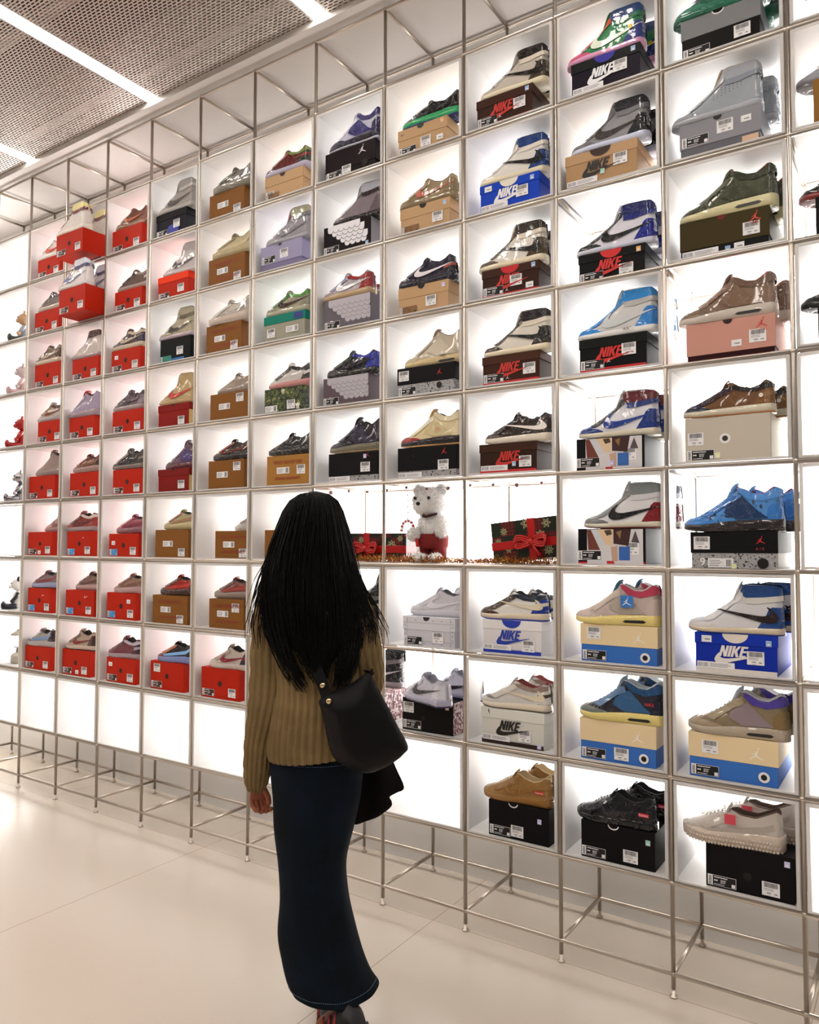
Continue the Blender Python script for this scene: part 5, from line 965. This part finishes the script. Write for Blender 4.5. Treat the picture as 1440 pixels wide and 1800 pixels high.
# hair: a cap and curtain open to the face, with loose strands
HR = [(1.680,HX+.004,.0,.004,.004),(1.672,HX+.004,-.0,.038,.044),(1.650,HX+.002,-.0,.068,.080),(1.610,HX,-.002,.090,.102),(1.55,HX-.002,-.008,.108,.112),(1.49,HX-.004,-.014,.124,.118),(1.42,HX-.002,-.020,.134,.122),(1.35,HX+.004,-.024,.142,.126),(1.28,HX+.012,-.030,.128,.126),(1.22,HX+.022,-.040,.100,.118),(1.175,HX+.030,-.060,.062,.096),(1.145,HX+.040,-.078,.025,.076)]
def hair_at(u, th):
    i = min(int(u), len(HR)-2); f = u-i; r = [HR[i][k]*(1-f)+HR[i+1][k]*f for k in range(5)]; return (r[1]+r[3]*math.cos(th), r[2]+r[4]*math.sin(th), r[0])
g = MB(); N_ = 72; rg = []; rin = []
for i in range((len(HR)-1)*5+1):
    u = i/5; op_ = PI*1.30 if u > 3.2 else PI*(2.0-.22*max(0, u-.8)); ring = []
    for j in range(N_+1):
        th = 1.5*PI+(j/N_-.5)*op_; x, y, z = hair_at(min(u, len(HR)-1.0001), th); w = 1+.012*math.sin(23*th+u)+.010*math.sin(11*th-u*1.7)
        ring.append((HX+(x-HX)*w, y*w, z))
    rg.append(ring); rin.append([(HX+(a-HX)*.9, b*.9+.0, c-.004) for a, b, c in ring])
g.rings(rg, HAIR, close=False, caps=(False, False)); g.rings([r_[::-1] for r_ in rin], HAIR, close=False, caps=(False, False))
g.rings([[r_[0] for r_ in rg], [r_[0] for r_ in rin]], HAIR, close=False, caps=(False, False)); g.rings([[r_[-1] for r_ in rin], [r_[-1] for r_ in rg]], HAIR, close=False, caps=(False, False)); g.rings([rg[-1], rin[-1]], HAIR, close=False, caps=(False, False))
hs = g.build('hair', wm); q = random.Random(11); g = MB()
for s_ in range(620):
    th = 1.5*PI+q.uniform(-.62, .62)*PI; u0 = q.uniform(1, 6); ph = q.uniform(0, 6.28); am = q.uniform(.001, .005); pts = []; ex = q.uniform(0, .010); dz = q.uniform(-.02, .035); side = math.cos(th)
    for k in range(13):
        u = u0+(len(HR)-1.02-u0)*k/12; x, y, z = hair_at(u, th); f = k/12
        x = x+(x-HX)*(.02+ex)+am*math.sin(ph+6*f)*(1+f)+side*.050*f*f*(1 if abs(side) > .5 else .3); y = y*(1.02)+am*math.cos(ph+5*f)*1.2-.004; pts.append((x, y, z-dz*f-(.03*f*f if abs(side) > .5 else 0)))
    g.tube(pts, [.0016*(1-.6*k/12) for k in range(13)], HAIR, 4, caps=False)
for s_ in range(150):                      # locks falling over the right shoulder and the left arm
    rt = s_ % 3 != 0; ph = q.uniform(0, 6.28); j = q.gauss(0, 1)
    A = [(.035, -.055, 1.46), (.070, -.075, 1.385), (.098, -.080, 1.320), (.120, -.072, 1.255), (.118, -.068, 1.20)] if rt else [(-.185, -.06, 1.50), (-.208, -.075, 1.42), (-.226, -.075, 1.34), (-.232, -.078, 1.27), (-.222, -.08, 1.20)]
    ln = q.uniform(.55, 1); m_ = []
    for k in range(11):
        u = k/10*4*ln; i = min(int(u), 3); f = u-i; p = Vector(A[i]).lerp(Vector(A[i+1]), f); sp = .012+.010*k/10
        m_.append(p+Vector((j*sp-(.01 if rt else -.01)*(1-k/10)+.003*math.sin(ph+k*.8), -abs(q.gauss(0, .001))-.012, q.gauss(0, .001))))
    g.tube(m_, [.0015*(1-.06*k) for k in range(11)], HAIR, 4, caps=False)
tag(g.build('hair_strand', wm), kind='stuff')
# inflated soft shapes for bag and coat
def soft(outline, th, yc, M, n=4, step=.014, wave=None, bot=1):
    o = bez(outline, n); pts, fs = tri(o, step); g = MB(); P = [Vector(p) for p in o]
    def dist(p):
        best = 9
        for i in range(len(P)):
            a, b = P[i], P[(i+1) % len(P)]; ab = b-a; t_ = max(0, min(1, (p-a).dot(ab)/max(1e-9, ab.length_squared))); best = min(best, (p-a-ab*t_).length)
        return best
    D = [math.sqrt(min(1, dist(Vector(p))/.05)) for p in pts]
    for sd in (-1, 1):
        g.add([(p[0], yc+sd*(th*d+.001)+(wave(p[0], p[1])*d if wave else 0), p[1]) for p, d in zip(pts, D)], fs if sd < 0 else [f[::-1] for f in fs], M, True)
    return g
BAGM = mat('#0b080c', .5, kind='soft')
bag = empty('shoulder_bag', (PX.x, PX.y, 0), YAW); tag(bag, 'slouchy black shoulder bag on the right arm of the person', 'bag')
bo = [(-.036,1.068),(.0,1.092),(.050,1.112),(.104,1.145),(.128,1.110),(.152,1.066),(.190,.995),(.219,.938),(.205,.915),(.188,.900),(.152,.878),(.100,.862),(.045,.880),(.006,.906),(-.010,.950),(-.020,1.0),(-.030,1.04)]
soft(bo, .048, -.178, BAGM, 4, .012, lambda x, z: .010*math.sin(x*34+z*9)).build('bag_body', bag)
st = [(-.012,-.185,1.075),(-.028,-.172,1.115),(-.050,-.160,1.165),(-.052,-.158,1.24),(-.030,-.148,1.32),(.0,-.105,1.385),(.012,-.03,1.425),(.020,.06,1.40),(.035,.12,1.30),(.06,.13,1.2),(.085,.10,1.14),(.10,-.06,1.13),(.104,-.15,1.125)]
g = MB()
for i in range(len(st)-1):
    a, b = Vector(st[i]), Vector(st[i+1]); d = (b-a).normalized(); nrm = Vector((0, -1, 0)) if i < 5 or i > 10 else Vector((.3, 0, 1)).normalized(); s_ = d.cross(nrm).normalized()*.016; nn = nrm*.002; a -= d*.004; b += d*.004
    g.add([a-s_-nn, a+s_-nn, b+s_-nn, b-s_-nn, a-s_+nn, a+s_+nn, b+s_+nn, b-s_+nn], [(0,1,2,3),(7,6,5,4),(0,4,5,1),(1,5,6,2),(2,6,7,3),(3,7,4,0)], BAGM)
g.build('strap', bag)
for x, z, y in ((-.026, 1.110, -.178), (-.004, 1.072, -.212)): 
    MB().tube([(x, y+.006, z), (x, y, z), (x, y-.004, z), (x, y-.006, z)], [.0085, .0085, .0075, .004], mat('#d9c59c', .25, 1), 18).build('stud', bag)
coat = soft([(.0,1.02),(.06,1.05),(.118,1.03),(.135,.95),(.150,.875),(.178,.80),(.206,.735),(.182,.718),(.160,.705),(.166,.690),(.165,.675),(.142,.655),(.119,.640),(.085,.628),(.045,.618),(.030,.66),(.020,.72),(.004,.80),(-.004,.90)], .030, .105, mat('#0d080a', .95, kind='soft'), 4, .014, lambda x, z: .016*math.sin(x*52+z*5))
coat = coat.build('coat', None, (PX.x, PX.y, 0)); coat.rotation_euler = (0, 0, YAW); tag(coat, 'dark brown-black coat draped over the right forearm, below the bag', 'coat')
